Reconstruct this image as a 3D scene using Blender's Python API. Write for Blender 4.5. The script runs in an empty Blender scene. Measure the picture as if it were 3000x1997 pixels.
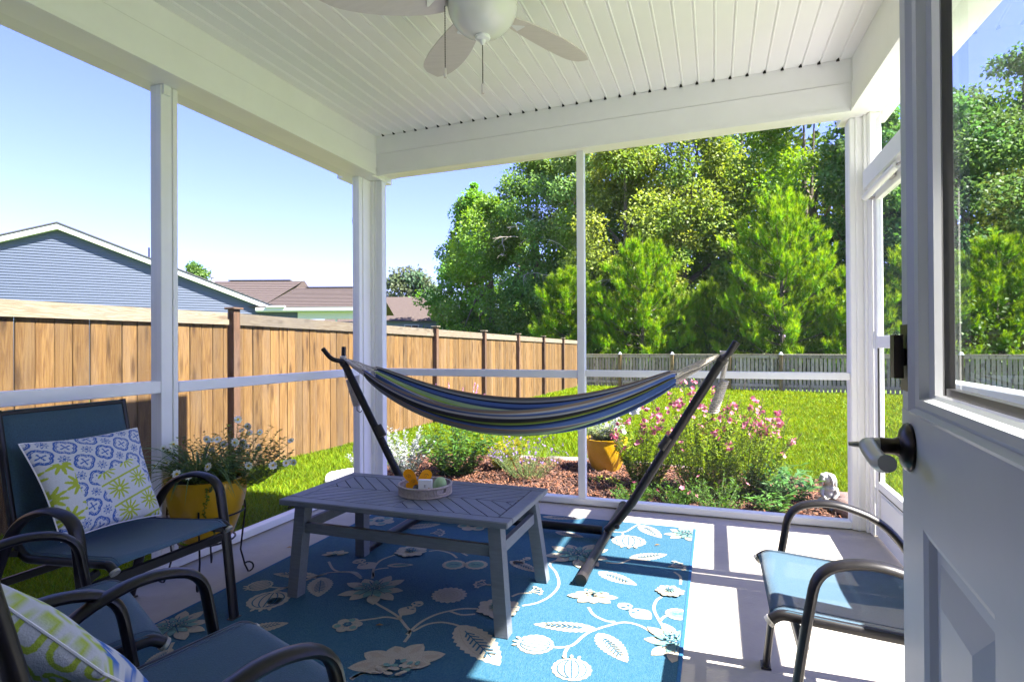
import bpy, math, random
import numpy as np
from mathutils import Vector, Matrix
random.seed(7); rng = np.random.default_rng(7)
R = math.radians; pi = math.pi
SC = bpy.context.scene
COL = SC.collection

# ---------------------------------------------------------------- camera, sky, sun, exposure
EYE = Vector((0.0, 0.0, 1.14))
yaw, pitch, roll = R(19.5), R(.29), R(.32)
fw = Vector((-math.sin(yaw) * math.cos(pitch), math.cos(yaw) * math.cos(pitch), math.sin(pitch)))
r0 = Vector((math.cos(yaw), math.sin(yaw), 0)); u0 = r0.cross(fw)
rt = r0 * math.cos(roll) - u0 * math.sin(roll)
up = u0 * math.cos(roll) + r0 * math.sin(roll)
cam = bpy.data.cameras.new('camera'); camo = bpy.data.objects.new('camera', cam); COL.objects.link(camo)
camo.matrix_world = Matrix(((rt.x, up.x, -fw.x, EYE.x), (rt.y, up.y, -fw.y, EYE.y), (rt.z, up.z, -fw.z, EYE.z), (0, 0, 0, 1)))
cam.sensor_width = 36; cam.lens = 20.17; cam.clip_start = .02; cam.clip_end = 1500
SC.camera = camo

SUN_EL = 52.5
W = bpy.data.worlds.new('World'); SC.world = W; W.use_nodes = True
nt = W.node_tree; nt.nodes.clear()
sky = nt.nodes.new('ShaderNodeTexSky'); sky.sky_type = 'NISHITA'; sky.sun_disc = False
sky.sun_elevation = R(SUN_EL); sky.sun_rotation = R(90); sky.air_density = 1.0; sky.dust_density = .5; sky.ozone_density = 6.0
bg = nt.nodes.new('ShaderNodeBackground'); bg.inputs[1].default_value = .074
wo = nt.nodes.new('ShaderNodeOutputWorld')
tn = nt.nodes.new('ShaderNodeMix'); tn.data_type = 'RGBA'; tn.blend_type = 'MULTIPLY'; tn.inputs[0].default_value = 1; tn.inputs[7].default_value = (.75, .59, .93, 1)
nt.links.new(sky.outputs[0], tn.inputs[6]); nt.links.new(tn.outputs[2], bg.inputs[0]); nt.links.new(bg.outputs[0], wo.inputs[0])
sun = bpy.data.lights.new('sun', 'SUN'); sun.energy = 4.3; sun.angle = R(.53); sun.color = (1, .95, .86)
suno = bpy.data.objects.new('sun', sun); COL.objects.link(suno)
sd = Vector((math.cos(R(SUN_EL)), 0.0, math.sin(R(SUN_EL))))
suno.rotation_euler = sd.to_track_quat('Z', 'Y').to_euler()
SC.view_settings.view_transform = 'Standard'; SC.view_settings.look = 'None'
SC.view_settings.exposure = 2.95; SC.view_settings.gamma = 1.0; SC.view_settings.use_curve_mapping = False
cy = SC.cycles
cy.max_bounces = 10; cy.diffuse_bounces = 7; cy.glossy_bounces = 3; cy.transmission_bounces = 4; cy.transparent_max_bounces = 24
cy.use_denoising = True

# ---------------------------------------------------------------- materials
MATS = {}
def mat(name, col, rough=.6, metal=0., spec=.5, noise=0., nscale=8., nvec=(1, 1, 1), bump=0., bscale=40., bvec=None,
        col2=None, objvar=0., trans=0., attr=False, transp=0., coat=0., sheen=0.):
    m = bpy.data.materials.new(name); m.use_nodes = True; t = m.node_tree; n = t.nodes; l = t.links
    p = n['Principled BSDF']; out = n['Material Output']
    p.inputs['Roughness'].default_value = rough; p.inputs['Metallic'].default_value = metal
    p.inputs['Specular IOR Level'].default_value = spec
    p.inputs['Coat Weight'].default_value = coat; p.inputs['Sheen Weight'].default_value = sheen
    tc = n.new('ShaderNodeTexCoord'); oi = n.new('ShaderNodeObjectInfo')
    ad = n.new('ShaderNodeVectorMath'); ad.operation = 'ADD'
    sc_ = n.new('ShaderNodeVectorMath'); sc_.operation = 'SCALE'; sc_.inputs[0].default_value = (37, 53, 71)
    l.new(oi.outputs['Random'], sc_.inputs['Scale']); l.new(tc.outputs['Object'], ad.inputs[0]); l.new(sc_.outputs[0], ad.inputs[1])
    def vec(v):
        q = n.new('ShaderNodeMapping'); q.inputs['Scale'].default_value = v; l.new(ad.outputs[0], q.inputs[0]); return q.outputs[0]
    if attr:
        a = n.new('ShaderNodeAttribute'); a.attribute_name = 'Col'; c = a.outputs['Color']
    else:
        rgb = n.new('ShaderNodeRGB'); rgb.outputs[0].default_value = (*col, 1); c = rgb.outputs[0]
    if noise > 0 or col2:
        nz = n.new('ShaderNodeTexNoise'); nz.inputs['Scale'].default_value = nscale; nz.inputs['Detail'].default_value = 5
        nz.inputs['Roughness'].default_value = .65; l.new(vec(nvec), nz.inputs['Vector'])
        mr = n.new('ShaderNodeMapRange'); mr.inputs[1].default_value = .3; mr.inputs[2].default_value = .7
        l.new(nz.outputs['Fac'], mr.inputs[0])
        if col2:
            mx = n.new('ShaderNodeMix'); mx.data_type = 'RGBA'; l.new(mr.outputs[0], mx.inputs[0])
            l.new(c, mx.inputs[6]); mx.inputs[7].default_value = (*col2, 1); c = mx.outputs[2]
        else:
            mr.inputs[3].default_value = 1 - noise; mr.inputs[4].default_value = 1 + noise
            hv = n.new('ShaderNodeHueSaturation'); l.new(mr.outputs[0], hv.inputs['Value']); l.new(c, hv.inputs['Color']); c = hv.outputs[0]
    if objvar > 0:
        mr = n.new('ShaderNodeMapRange'); mr.inputs[3].default_value = 1 - objvar; mr.inputs[4].default_value = 1 + objvar
        l.new(oi.outputs['Random'], mr.inputs[0])
        hv = n.new('ShaderNodeHueSaturation'); l.new(mr.outputs[0], hv.inputs['Value']); l.new(c, hv.inputs['Color']); c = hv.outputs[0]
    l.new(c, p.inputs['Base Color'])
    if bump > 0:
        nz = n.new('ShaderNodeTexNoise'); nz.inputs['Scale'].default_value = bscale; nz.inputs['Detail'].default_value = 4
        l.new(vec(bvec or nvec), nz.inputs['Vector'])
        b = n.new('ShaderNodeBump'); b.inputs['Strength'].default_value = bump; b.inputs['Distance'].default_value = .01
        l.new(nz.outputs['Fac'], b.inputs['Height']); l.new(b.outputs[0], p.inputs['Normal'])
    sh = p.outputs[0]
    if trans > 0:
        tr = n.new('ShaderNodeBsdfTranslucent')
        hv = n.new('ShaderNodeHueSaturation'); hv.inputs['Hue'].default_value = .485; hv.inputs['Saturation'].default_value = 1.15; hv.inputs['Value'].default_value = 1.25
        l.new(c, hv.inputs['Color']); l.new(hv.outputs[0], tr.inputs[0])
        mx = n.new('ShaderNodeMixShader'); mx.inputs[0].default_value = trans; l.new(sh, mx.inputs[1]); l.new(tr.outputs[0], mx.inputs[2]); sh = mx.outputs[0]
    if transp > 0:
        tr = n.new('ShaderNodeBsdfTransparent')
        mx = n.new('ShaderNodeMixShader'); mx.inputs[0].default_value = transp; l.new(sh, mx.inputs[1]); l.new(tr.outputs[0], mx.inputs[2]); sh = mx.outputs[0]
    l.new(sh, out.inputs[0])
    MATS[name] = m; return m

white = mat('white_vinyl', (.85, .85, .845), .45, noise=.03, nscale=3, bump=.04, bscale=14)
trimw = mat('white_aluminium', (.80, .81, .82), .35, noise=.03, nscale=5)
ceilm = mat('ceiling_vinyl', (.87, .87, .865), .4, noise=.02, nscale=2)
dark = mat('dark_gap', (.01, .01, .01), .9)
black = mat('black_steel', (.010, .009, .011), .38, spec=.35, noise=.15, nscale=30)
gunm = mat('charcoal_steel', (.022, .019, .018), .38, spec=.5, noise=.1, nscale=20)
concrete = mat('concrete', (.38, .35, .31), .85, noise=.13, nscale=2.2, bump=.25, bscale=30, bvec=(1, 6, 1))
sling = mat('sling_fabric', (.030, .082, .135), .75, noise=.25, nscale=260, nvec=(1, 1, .6), bump=.3, bscale=350, transp=.18, sheen=.12)
tablem = mat('grey_stained_wood', (.120, .135, .165), .5, noise=.14, nscale=12, nvec=(1, 8, 8), bump=.12, bscale=40, objvar=.08)
rugblue = mat('rug_blue', (.002, .062, .125), .95, col2=(.028, .098, .142), nscale=150, nvec=(1, .45, 1), bump=.5, bscale=280)
cream = mat('rug_cream', (.30, .275, .215), .95, noise=.10, nscale=120, bump=.5, bscale=260)
teal = mat('rug_teal', (.10, .21, .19), .95, noise=.15, nscale=120, bump=.5, bscale=260)
beige = mat('rug_beige', (.27, .23, .175), .95, noise=.1, nscale=120)
cedar = None
lawnm = mat('lawn_soil', (.11, .175, .012), .95, nscale=3, col2=(.12, .21, .012))
mulch = mat('mulch', (.06, .027, .017), .95, noise=.35, nscale=25, bump=.8, bscale=60)
chipm = mat('mulch_chip', (.2, .1, .06), .9, attr=True)
stone = mat('tan_stone', (.20, .165, .135), .9, noise=.2, nscale=10, bump=.5, bscale=25, objvar=.08)
paverm = mat('pink_paver', (.25, .165, .135), .9, noise=.15, nscale=25, bump=.4, bscale=60)
leafm = mat('leaf', (.05, .1, .02), .55, spec=.3, attr=True, trans=.45)
glossleaf = mat('gloss_leaf', (.05, .1, .02), .42, spec=.4, attr=True, trans=.22)
grassm = mat('grass_blade', (.1, .2, .02), .7, spec=.08, attr=True, trans=.38)
petalm = mat('petal', (.8, .8, .8), .6, spec=.2, attr=True, trans=.25)
bark = mat('bark', (.10, .08, .06), .95, noise=.3, nscale=10, bump=.8, bscale=15)
palebark = mat('pale_twig', (.33, .29, .25), .9, noise=.2, nscale=10)
stemg = mat('green_stem', (.07, .11, .03), .7, noise=.2, nscale=30)
yellow = mat('yellow_glaze', (.52, .29, .006), .3, spec=.5, noise=.10, nscale=6, coat=.35)
soil = mat('potting_soil', (.03, .02, .015), .95, bump=.8, bscale=60)
siding = mat('blue_siding', (.048, .066, .105), .6, noise=.04, nscale=4)
whitetrim = mat('white_trim', (.42, .44, .44), .5)
shingle = mat('brown_shingle', (.062, .045, .038), .95, noise=.22, nscale=3.5, nvec=(1, 3, 6), bump=.5, bscale=10)
darkroof = mat('dark_shingle', (.05, .05, .055), .95, noise=.2, nscale=4)
windowm = mat('dark_window', (.02, .025, .035), .1, spec=.8)
housew = mat('house_siding', (.80, .80, .80), .6, noise=.03)
doorm = mat('door_paint', (.42, .425, .43), .42, noise=.05, nscale=3, bump=.06, bscale=10)
bronze = mat('oil_bronze', (.035, .026, .02), .3, metal=.7)
nickel = mat('satin_lever', (.36, .35, .33), .35, metal=.35)
opal = mat('frosted_globe', (.68, .675, .67), .25, spec=.5, coat=.3)
blade = mat('fan_blade', (.66, .61, .60), .5, noise=.05, nscale=10, nvec=(1, 6, 1))
brass = mat('pull_chain', (.08, .07, .06), .4, metal=.8)
ropem = mat('cotton_rope', (.55, .50, .43), .9, noise=.2, nscale=60, bump=.5, bscale=120)
clothm = mat('hammock_cloth', (.5, .5, .5), .9, attr=True, bump=.3, bscale=240, bvec=(.3, 1, 1))
pillowm = mat('printed_cotton', (.6, .6, .6), .9, attr=True, bump=.25, bscale=180)
statm = mat('weathered_statue', (.36, .36, .34), .8, noise=.12, nscale=15, bump=.3, bscale=50)
slate = mat('slate_plaque', (.10, .16, .20), .5)
wicker = mat('greywash_wicker', (.36, .31, .30), .8, noise=.25, nscale=80)
boxm = mat('white_box', (.75, .75, .78), .5)
melon = mat('striped_green_gourd', (.17, .30, .13), .6, col2=(.36, .50, .28), nscale=22, nvec=(1, 1, .15))
wingm = mat('amber_wing', (.85, .46, .01), .25, trans=.35)
darkbug = mat('black_glaze', (.01, .01, .02), .1, coat=.5)
gold = mat('gold_fleck', (.5, .3, .08), .5)
dirt = mat('bare_soil', (.24, .18, .12), .95, noise=.2, nscale=8, bump=.5, bscale=30)
intwall = mat('interior_paint', (.7, .68, .64), .7)

def wood(name, c1, c2, grey, knot=.7, obj=.28):
    """boards: long grain lines along object Z, knots, per-board tint"""
    m = bpy.data.materials.new(name); m.use_nodes = True; t = m.node_tree; n = t.nodes; l = t.links
    p = n['Principled BSDF']; p.inputs['Roughness'].default_value = .8; p.inputs['Specular IOR Level'].default_value = .25
    tc = n.new('ShaderNodeTexCoord'); oi = n.new('ShaderNodeObjectInfo')
    s = n.new('ShaderNodeVectorMath'); s.operation = 'SCALE'; s.inputs[0].default_value = (91, 57, 33); l.new(oi.outputs['Random'], s.inputs['Scale'])
    a = n.new('ShaderNodeVectorMath'); a.operation = 'ADD'; l.new(tc.outputs['Object'], a.inputs[0]); l.new(s.outputs[0], a.inputs[1])
    mp = n.new('ShaderNodeMapping'); mp.inputs['Scale'].default_value = (1, 1, .09); l.new(a.outputs[0], mp.inputs[0])
    w = n.new('ShaderNodeTexNoise'); w.inputs['Scale'].default_value = 17; w.inputs['Detail'].default_value = 3; w.inputs['Distortion'].default_value = 1.2; l.new(mp.outputs[0], w.inputs['Vector'])
    f = n.new('ShaderNodeMath'); f.operation = 'MULTIPLY'; f.inputs[1].default_value = 7; l.new(w.outputs['Fac'], f.inputs[0])
    fr = n.new('ShaderNodeMath'); fr.operation = 'PINGPONG'; fr.inputs[1].default_value = .5; l.new(f.outputs[0], fr.inputs[0])
    mr = n.new('ShaderNodeMapRange'); mr.inputs[2].default_value = .5; l.new(fr.outputs[0], mr.inputs[0])
    mx = n.new('ShaderNodeMix'); mx.data_type = 'RGBA'; l.new(mr.outputs[0], mx.inputs[0]); mx.inputs[6].default_value = (*c2, 1); mx.inputs[7].default_value = (*c1, 1)
    # weathering to grey in streaks
    mp2 = n.new('ShaderNodeMapping'); mp2.inputs['Scale'].default_value = (1, 1, .25); l.new(a.outputs[0], mp2.inputs[0])
    g = n.new('ShaderNodeTexNoise'); g.inputs['Scale'].default_value = 6; g.inputs['Detail'].default_value = 4; l.new(mp2.outputs[0], g.inputs['Vector'])
    mg = n.new('ShaderNodeMapRange'); mg.inputs[1].default_value = .45; mg.inputs[2].default_value = .72; mg.inputs[4].default_value = .55; l.new(g.outputs['Fac'], mg.inputs[0])
    mx2 = n.new('ShaderNodeMix'); mx2.data_type = 'RGBA'; l.new(mg.outputs[0], mx2.inputs[0]); l.new(mx.outputs[2], mx2.inputs[6]); mx2.inputs[7].default_value = (*grey, 1)
    # knots
    mp3 = n.new('ShaderNodeMapping'); mp3.inputs['Scale'].default_value = (9, 9, 3.2); l.new(a.outputs[0], mp3.inputs[0])
    v = n.new('ShaderNodeTexVoronoi'); v.inputs['Scale'].default_value = 1.0; l.new(mp3.outputs[0], v.inputs['Vector'])
    mk = n.new('ShaderNodeMapRange'); mk.inputs[1].default_value = .12; mk.inputs[2].default_value = .30; mk.inputs[3].default_value = 1 ; mk.inputs[4].default_value = 0; l.new(v.outputs['Distance'], mk.inputs[0])
    km = n.new('ShaderNodeMath'); km.operation = 'MULTIPLY'; km.inputs[1].default_value = knot; l.new(mk.outputs[0], km.inputs[0])
    mx3 = n.new('ShaderNodeMix'); mx3.data_type = 'RGBA'; l.new(km.outputs[0], mx3.inputs[0]); l.new(mx2.outputs[2], mx3.inputs[6]); mx3.inputs[7].default_value = (c2[0] * .25, c2[1] * .2, c2[2] * .2, 1)
    ov = n.new('ShaderNodeMapRange'); ov.inputs[3].default_value = 1 - obj; ov.inputs[4].default_value = 1 + obj; l.new(oi.outputs['Random'], ov.inputs[0])
    hv = n.new('ShaderNodeHueSaturation'); l.new(ov.outputs[0], hv.inputs['Value']); l.new(mx3.outputs[2], hv.inputs['Color'])
    l.new(hv.outputs[0], p.inputs['Base Color'])
    b = n.new('ShaderNodeBump'); b.inputs['Strength'].default_value = .25; b.inputs['Distance'].default_value = .004; l.new(mr.outputs[0], b.inputs['Height']); l.new(b.outputs[0], p.inputs['Normal'])
    MATS[name] = m; return m
cedar = wood('cedar_board', (.150, .088, .030), (.088, .045, .014), (.115, .083, .052))
cedartop = wood('weathered_rail', (.17, .145, .105), (.12, .092, .062), (.13, .12, .105), knot=.4)
cedarpost = wood('dark_post', (.115, .062, .038), (.066, .040, .024), (.09, .068, .05))
picketm = wood('grey_picket', (.37, .31, .22), (.22, .185, .14), (.31, .29, .27), obj=.32)
backpost = wood('golden_post', (.22, .15, .06), (.15, .10, .04), (.17, .14, .09))

def glassmat(name, tint=(.9, .95, .95), gloss=.08):
    m = bpy.data.materials.new(name); m.use_nodes = True; t = m.node_tree; n = t.nodes; l = t.links
    n.remove(n['Principled BSDF'])
    tr = n.new('ShaderNodeBsdfTransparent'); tr.inputs[0].default_value = (*tint, 1)
    gl = n.new('ShaderNodeBsdfGlossy'); gl.inputs['Roughness'].default_value = .01
    fz = n.new('ShaderNodeFresnel'); fz.inputs[0].default_value = 1.3
    mx = n.new('ShaderNodeMixShader'); l.new(fz.outputs[0], mx.inputs[0]); l.new(tr.outputs[0], mx.inputs[1]); l.new(gl.outputs[0], mx.inputs[2])
    l.new(mx.outputs[0], n['Material Output'].inputs[0]); return m
glass = glassmat('door_glass')
def screenmat(name, open_, col=(.25, .27, .28)):
    m = bpy.data.materials.new(name); m.use_nodes = True; t = m.node_tree; n = t.nodes; l = t.links
    n.remove(n['Principled BSDF'])
    tr = n.new('ShaderNodeBsdfTransparent'); df = n.new('ShaderNodeBsdfDiffuse'); df.inputs[0].default_value = (*col, 1)
    mx = n.new('ShaderNodeMixShader'); mx.inputs[0].default_value = open_; l.new(df.outputs[0], mx.inputs[1]); l.new(tr.outputs[0], mx.inputs[2])
    l.new(mx.outputs[0], n['Material Output'].inputs[0]); return m
mesh_scr = screenmat('insect_screen', .93); mesh_dense = screenmat('dense_screen', .55); mesh_side = screenmat('side_screen', .82)

# ---------------------------------------------------------------- mesh helpers
class MB:
    def __init__(s): s.v = []; s.f = []; s.m = []
    def add(s, vs, fs, mi=0):
        o = len(s.v); s.v += [tuple(p) for p in vs]; s.f += [tuple(i + o for i in q) for q in fs]; s.m += [mi] * len(fs); return s
    def box(s, x0, x1, y0, y1, z0, z1, mi=0):
        return s.add([(x0, y0, z0), (x1, y0, z0), (x1, y1, z0), (x0, y1, z0), (x0, y0, z1), (x1, y0, z1), (x1, y1, z1), (x0, y1, z1)],
                     [(0, 3, 2, 1), (4, 5, 6, 7), (0, 1, 5, 4), (1, 2, 6, 5), (2, 3, 7, 6), (3, 0, 4, 7)], mi)
    def cbox(s, x0, x1, y0, y1, z0, z1, c=.003, mi=0):
        """box with chamfered edges"""
        vs = []; X = (x0, x1); Y = (y0, y1); Z = (z0, z1)
        idx = {}
        for i in (0, 1):
            for j in (0, 1):
                for k in (0, 1):
                    sx, sy, sz = 1 - 2 * i, 1 - 2 * j, 1 - 2 * k
                    for a, p in enumerate(((0, 1, 1), (1, 0, 1), (1, 1, 0))):
                        idx[i, j, k, a] = len(vs); vs.append((X[i] + sx * c * p[0], Y[j] + sy * c * p[1], Z[k] + sz * c * p[2]))
        fs = []
        for i in (0, 1): fs.append([idx[i, 0, 0, 0], idx[i, 1, 0, 0], idx[i, 1, 1, 0], idx[i, 0, 1, 0]][::(-1 if i == 0 else 1)])
        for j in (0, 1): fs.append([idx[0, j, 0, 1], idx[1, j, 0, 1], idx[1, j, 1, 1], idx[0, j, 1, 1]][::(1 if j == 0 else -1)])
        for k in (0, 1): fs.append([idx[0, 0, k, 2], idx[1, 0, k, 2], idx[1, 1, k, 2], idx[0, 1, k, 2]][::(-1 if k == 0 else 1)])
        for j in (0, 1):
            for k in (0, 1): q = [idx[0, j, k, 1], idx[1, j, k, 1], idx[1, j, k, 2], idx[0, j, k, 2]]; fs.append(q[::(-1 if j ^ k ^ 1 else 1)][::-1])
        for i in (0, 1):
            for k in (0, 1): q = [idx[i, 0, k, 0], idx[i, 1, k, 0], idx[i, 1, k, 2], idx[i, 0, k, 2]]; fs.append(q[::(1 if i ^ k ^ 1 else -1)][::-1])
        for i in (0, 1):
            for j in (0, 1): q = [idx[i, j, 0, 0], idx[i, j, 1, 0], idx[i, j, 1, 1], idx[i, j, 0, 1]]; fs.append(q[::(-1 if i ^ j ^ 1 else 1)][::-1])
        for i in (0, 1):
            for j in (0, 1):
                for k in (0, 1): q = [idx[i, j, k, 0], idx[i, j, k, 1], idx[i, j, k, 2]]; fs.append(q[::(1 if (i + j + k) % 2 == 0 else -1)][::-1])
        return s.add(vs, fs, mi)
    def prism(s, poly, z0, z1, mi=0):
        n = len(poly); return s.add([(x, y, z0) for x, y in poly] + [(x, y, z1) for x, y in poly],
            [tuple(range(n))[::-1], tuple(range(n, 2 * n))] + [(i, (i + 1) % n, n + (i + 1) % n, n + i) for i in range(n)], mi)
    def obox(s, c, ax, ay, az, mi=0):
        """oriented box: centre + three half vectors"""
        c, ax, ay, az = map(Vector, (c, ax, ay, az)); vs = []
        for k in (-1, 1):
            for (i, j) in ((-1, -1), (1, -1), (1, 1), (-1, 1)): vs.append(c + ax * i + ay * j + az * k)
        return s.add(vs, [(0, 3, 2, 1), (4, 5, 6, 7), (0, 1, 5, 4), (1, 2, 6, 5), (2, 3, 7, 6), (3, 0, 4, 7)], mi)
    def beam(s, a, b, w, h, upv=(0, 0, 1), mi=0):
        a, b = Vector(a), Vector(b); d = b - a; x = d.cross(Vector(upv)).normalized(); z = x.cross(d).normalized()
        return s.obox((a + b) / 2, d / 2, x * w / 2, z * h / 2, mi)
    def tube(s, path, r, n=8, mi=0, cap=True, flat=None, ref=None):
        """swept tube, r scalar or list; flat=(a,b) gives half-axes of an oval section (a along ref)"""
        P = [Vector(p) for p in path]; k = len(P); rs = r if isinstance(r, (list, tuple)) else [r] * k
        vs = []; prev = None
        for i, p in enumerate(P):
            t = (P[min(i + 1, k - 1)] - P[max(i - 1, 0)]).normalized()
            if ref is not None: u = Vector(ref) - t * t.dot(Vector(ref)); u.normalize()
            elif prev is None: u = t.orthogonal().normalized()
            else: u = (prev - t * prev.dot(t)).normalized()
            prev = u; w = t.cross(u)
            a, b = flat if flat else (rs[i], rs[i])
            for j in range(n):
                th = 2 * pi * j / n; vs.append(p + u * math.cos(th) * a + w * math.sin(th) * b)
        fs = [(i * n + j, i * n + (j + 1) % n, (i + 1) * n + (j + 1) % n, (i + 1) * n + j) for i in range(k - 1) for j in range(n)]
        if cap: fs += [tuple(range(n))[::-1], tuple(range((k - 1) * n, k * n))]
        return s.add(vs, fs, mi)
    def lathe(s, prof, c=(0, 0, 0), n=24, mi=0, fn=None):
        vs = []
        for (r, z) in prof:
            for j in range(n):
                a = 2 * pi * j / n; rr = r * (fn(a, z) if fn else 1); vs.append((c[0] + rr * math.cos(a), c[1] + rr * math.sin(a), c[2] + z))
        k = len(prof)
        return s.add(vs, [(i * n + j, i * n + (j + 1) % n, (i + 1) * n + (j + 1) % n, (i + 1) * n + j) for i in range(k - 1) for j in range(n)], mi)
    def ell(s, c, r, n=12, m=8, rot=None, mi=0):
        vs = []; rot = rot or Matrix.Identity(3)
        for i in range(m + 1):
            ph = pi * i / m
            for j in range(n):
                a = 2 * pi * j / n; vs.append(Vector(c) + rot @ Vector((r[0] * math.sin(ph) * math.cos(a), r[1] * math.sin(ph) * math.sin(a), r[2] * math.cos(ph))))
        return s.add(vs, [(i * n + j, (i + 1) * n + j, (i + 1) * n + (j + 1) % n, i * n + (j + 1) % n) for i in range(m) for j in range(n)], mi)
    def build(s, name, m, parent=None, world=True, smooth=False, loc=None):
        if name.endswith('_end'): pass
        me = bpy.data.meshes.new(name)
        off = Vector(parent.location) if (parent is not None and world) else Vector((0, 0, 0))
        if parent is not None and world and parent.parent is not None: off = off + Vector(parent.parent.location)
        if loc is not None and parent is None: off = Vector(loc)
        me.from_pydata([tuple(Vector(p) - off) for p in s.v], [], s.f)
        for x in (m if isinstance(m, (list, tuple)) else [m]): me.materials.append(x)
        if any(s.m): me.polygons.foreach_set('material_index', s.m)
        if smooth:
            me.polygons.foreach_set('use_smooth', [True] * len(me.polygons)); 
            try: me.set_sharp_from_angle(angle=R(40))
            except Exception: pass
        me.update()
        o = bpy.data.objects.new(name, me); COL.objects.link(o)
        if parent is not None: o.parent = parent
        elif loc is not None: o.location = loc
        return o

def tag(o, label=None, cat=None, group=None, kind=None):
    if label: o['label'] = label
    if cat: o['category'] = cat
    if group: o['group'] = group
    if kind: o['kind'] = kind
    return o
def thing(name, loc, label, cat, group=None, kind=None, rz=0):
    o = bpy.data.objects.new(name, None); COL.objects.link(o); o.location = loc; o.rotation_euler[2] = rz
    o.empty_display_size = .1
    return tag(o, label, cat, group, kind)
def copy_tree(o, parent=None):
    c = o.copy(); COL.objects.link(c)
    if parent: c.parent = parent
    for ch in [x for x in bpy.data.objects if x.parent == o]: copy_tree(ch, c)
    return c
def npmesh(name, V, F, m, cols=None, parent=None, smooth=False):
    """fast mesh from arrays: F is (k,3) or (k,4)"""
    me = bpy.data.meshes.new(name); V = np.asarray(V, np.float32); F = np.asarray(F, np.int32)
    me.vertices.add(len(V)); me.vertices.foreach_set('co', V.ravel())
    k, q = F.shape; me.loops.add(k * q); me.loops.foreach_set('vertex_index', F.ravel())
    me.polygons.add(k); me.polygons.foreach_set('loop_start', np.arange(0, k * q, q, dtype=np.int32))
    try: me.polygons.foreach_set('loop_total', np.full(k, q, np.int32))
    except Exception: pass
    if smooth: me.polygons.foreach_set('use_smooth', np.ones(k, bool))
    me.update(calc_edges=True)
    if cols is not None:
        a = me.color_attributes.new('Col', 'FLOAT_COLOR', 'POINT')
        c = np.ones((len(V), 4), np.float32); c[:, :3] = cols; a.data.foreach_set('color', c.ravel())
    me.materials.append(m)
    o = bpy.data.objects.new(name, me); COL.objects.link(o)
    if parent is not None: o.parent = parent
    return o
def unit(a): return a / np.maximum(np.linalg.norm(a, axis=-1, keepdims=True), 1e-9)
def leaves(P, D, N, L, Wd, C, fold=.12):
    """one folded rhomb per leaf -> V,F,C arrays"""
    n = len(P); D = unit(D); S = unit(np.cross(D, N)); N = unit(np.cross(S, D)); L = np.broadcast_to(np.asarray(L, float).reshape(-1, 1), (n, 1)); Wd = np.broadcast_to(np.asarray(Wd, float).reshape(-1, 1), (n, 1))
    a = P; b = P + D * L * .45 + S * Wd * .5 + N * L * fold; c = P + D * L; d = P + D * L * .45 - S * Wd * .5 + N * L * fold
    V = np.stack([a, b, c, d], 1).reshape(-1, 3); F = np.arange(n * 4).reshape(n, 4)
    return V, F, np.repeat(C, 4, 0)
def merge(parts):
    Vs, Fs, Cs = [], [], []; o = 0
    for V, F, C in parts: Vs.append(V); Fs.append(F + o); Cs.append(C); o += len(V)
    return np.concatenate(Vs), np.concatenate(Fs), np.concatenate(Cs)
def rdir(n, bias=(0, 0, 0)):
    return unit(rng.normal(size=(n, 3)) + np.array(bias))
def tint(base, n, v=.25, h=.08):
    b = np.array(base)[None, :] * (1 + rng.uniform(-v, v, (n, 1))); b = b * (1 + rng.uniform(-h, h, (n, 3))); return np.clip(b, 0, 1)
def catmull(pts, k=8):
    P = [np.array(p, float) for p in pts]; P = [2 * P[0] - P[1]] + P + [2 * P[-1] - P[-2]]; out = []
    for i in range(1, len(P) - 2):
        for t in np.linspace(0, 1, k, endpoint=False):
            out.append(.5 * ((2 * P[i]) + (-P[i - 1] + P[i + 1]) * t + (2 * P[i - 1] - 5 * P[i] + 4 * P[i + 1] - P[i + 2]) * t * t + (-P[i - 1] + 3 * P[i] - 3 * P[i + 1] + P[i + 2]) * t ** 3))
    out.append(P[-2]); return out
def fillet(pts, r, k=5):
    """polyline with rounded corners"""
    P = [Vector(p) for p in pts]; out = [P[0]]
    for i in range(1, len(P) - 1):
        a, b, c = P[i - 1], P[i], P[i + 1]; d1 = (a - b); d2 = (c - b); rr = min(r, d1.length * .48, d2.length * .48)
        p0 = b + d1.normalized() * rr; p1 = b + d2.normalized() * rr
        for t in range(k + 1):
            u = t / k; out.append(p0 * (1 - u) ** 2 + b * 2 * u * (1 - u) + p1 * u * u)
    out.append(P[-1]); return out

# ================================================================ GROUND
def gz(y): return -.32 if y < 6 else -.32 - .0145 * (y - 6)
xs = np.concatenate([[-600, -150, -60], np.linspace(-30, 30, 61), [60, 150, 600]]); ys = np.concatenate([[-600, -150, -30], np.linspace(-10, 60, 71), [90, 180, 600]])
XX, YY = np.meshgrid(xs, ys); ZZ = np.where(YY < 6, -.32, -.32 - .0145 * (np.minimum(YY, 60) - 6)) + .012 * np.sin(XX * 1.3) * np.cos(YY * .9)
nx = len(xs); V = np.stack([XX, YY, ZZ], -1).reshape(-1, 3)
F = np.array([(j * nx + i, j * nx + i + 1, (j + 1) * nx + i + 1, (j + 1) * nx + i) for j in range(len(ys) - 1) for i in range(nx - 1)])
lawn = npmesh('lawn', V, F, lawnm, smooth=True); tag(lawn, kind='structure')
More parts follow.
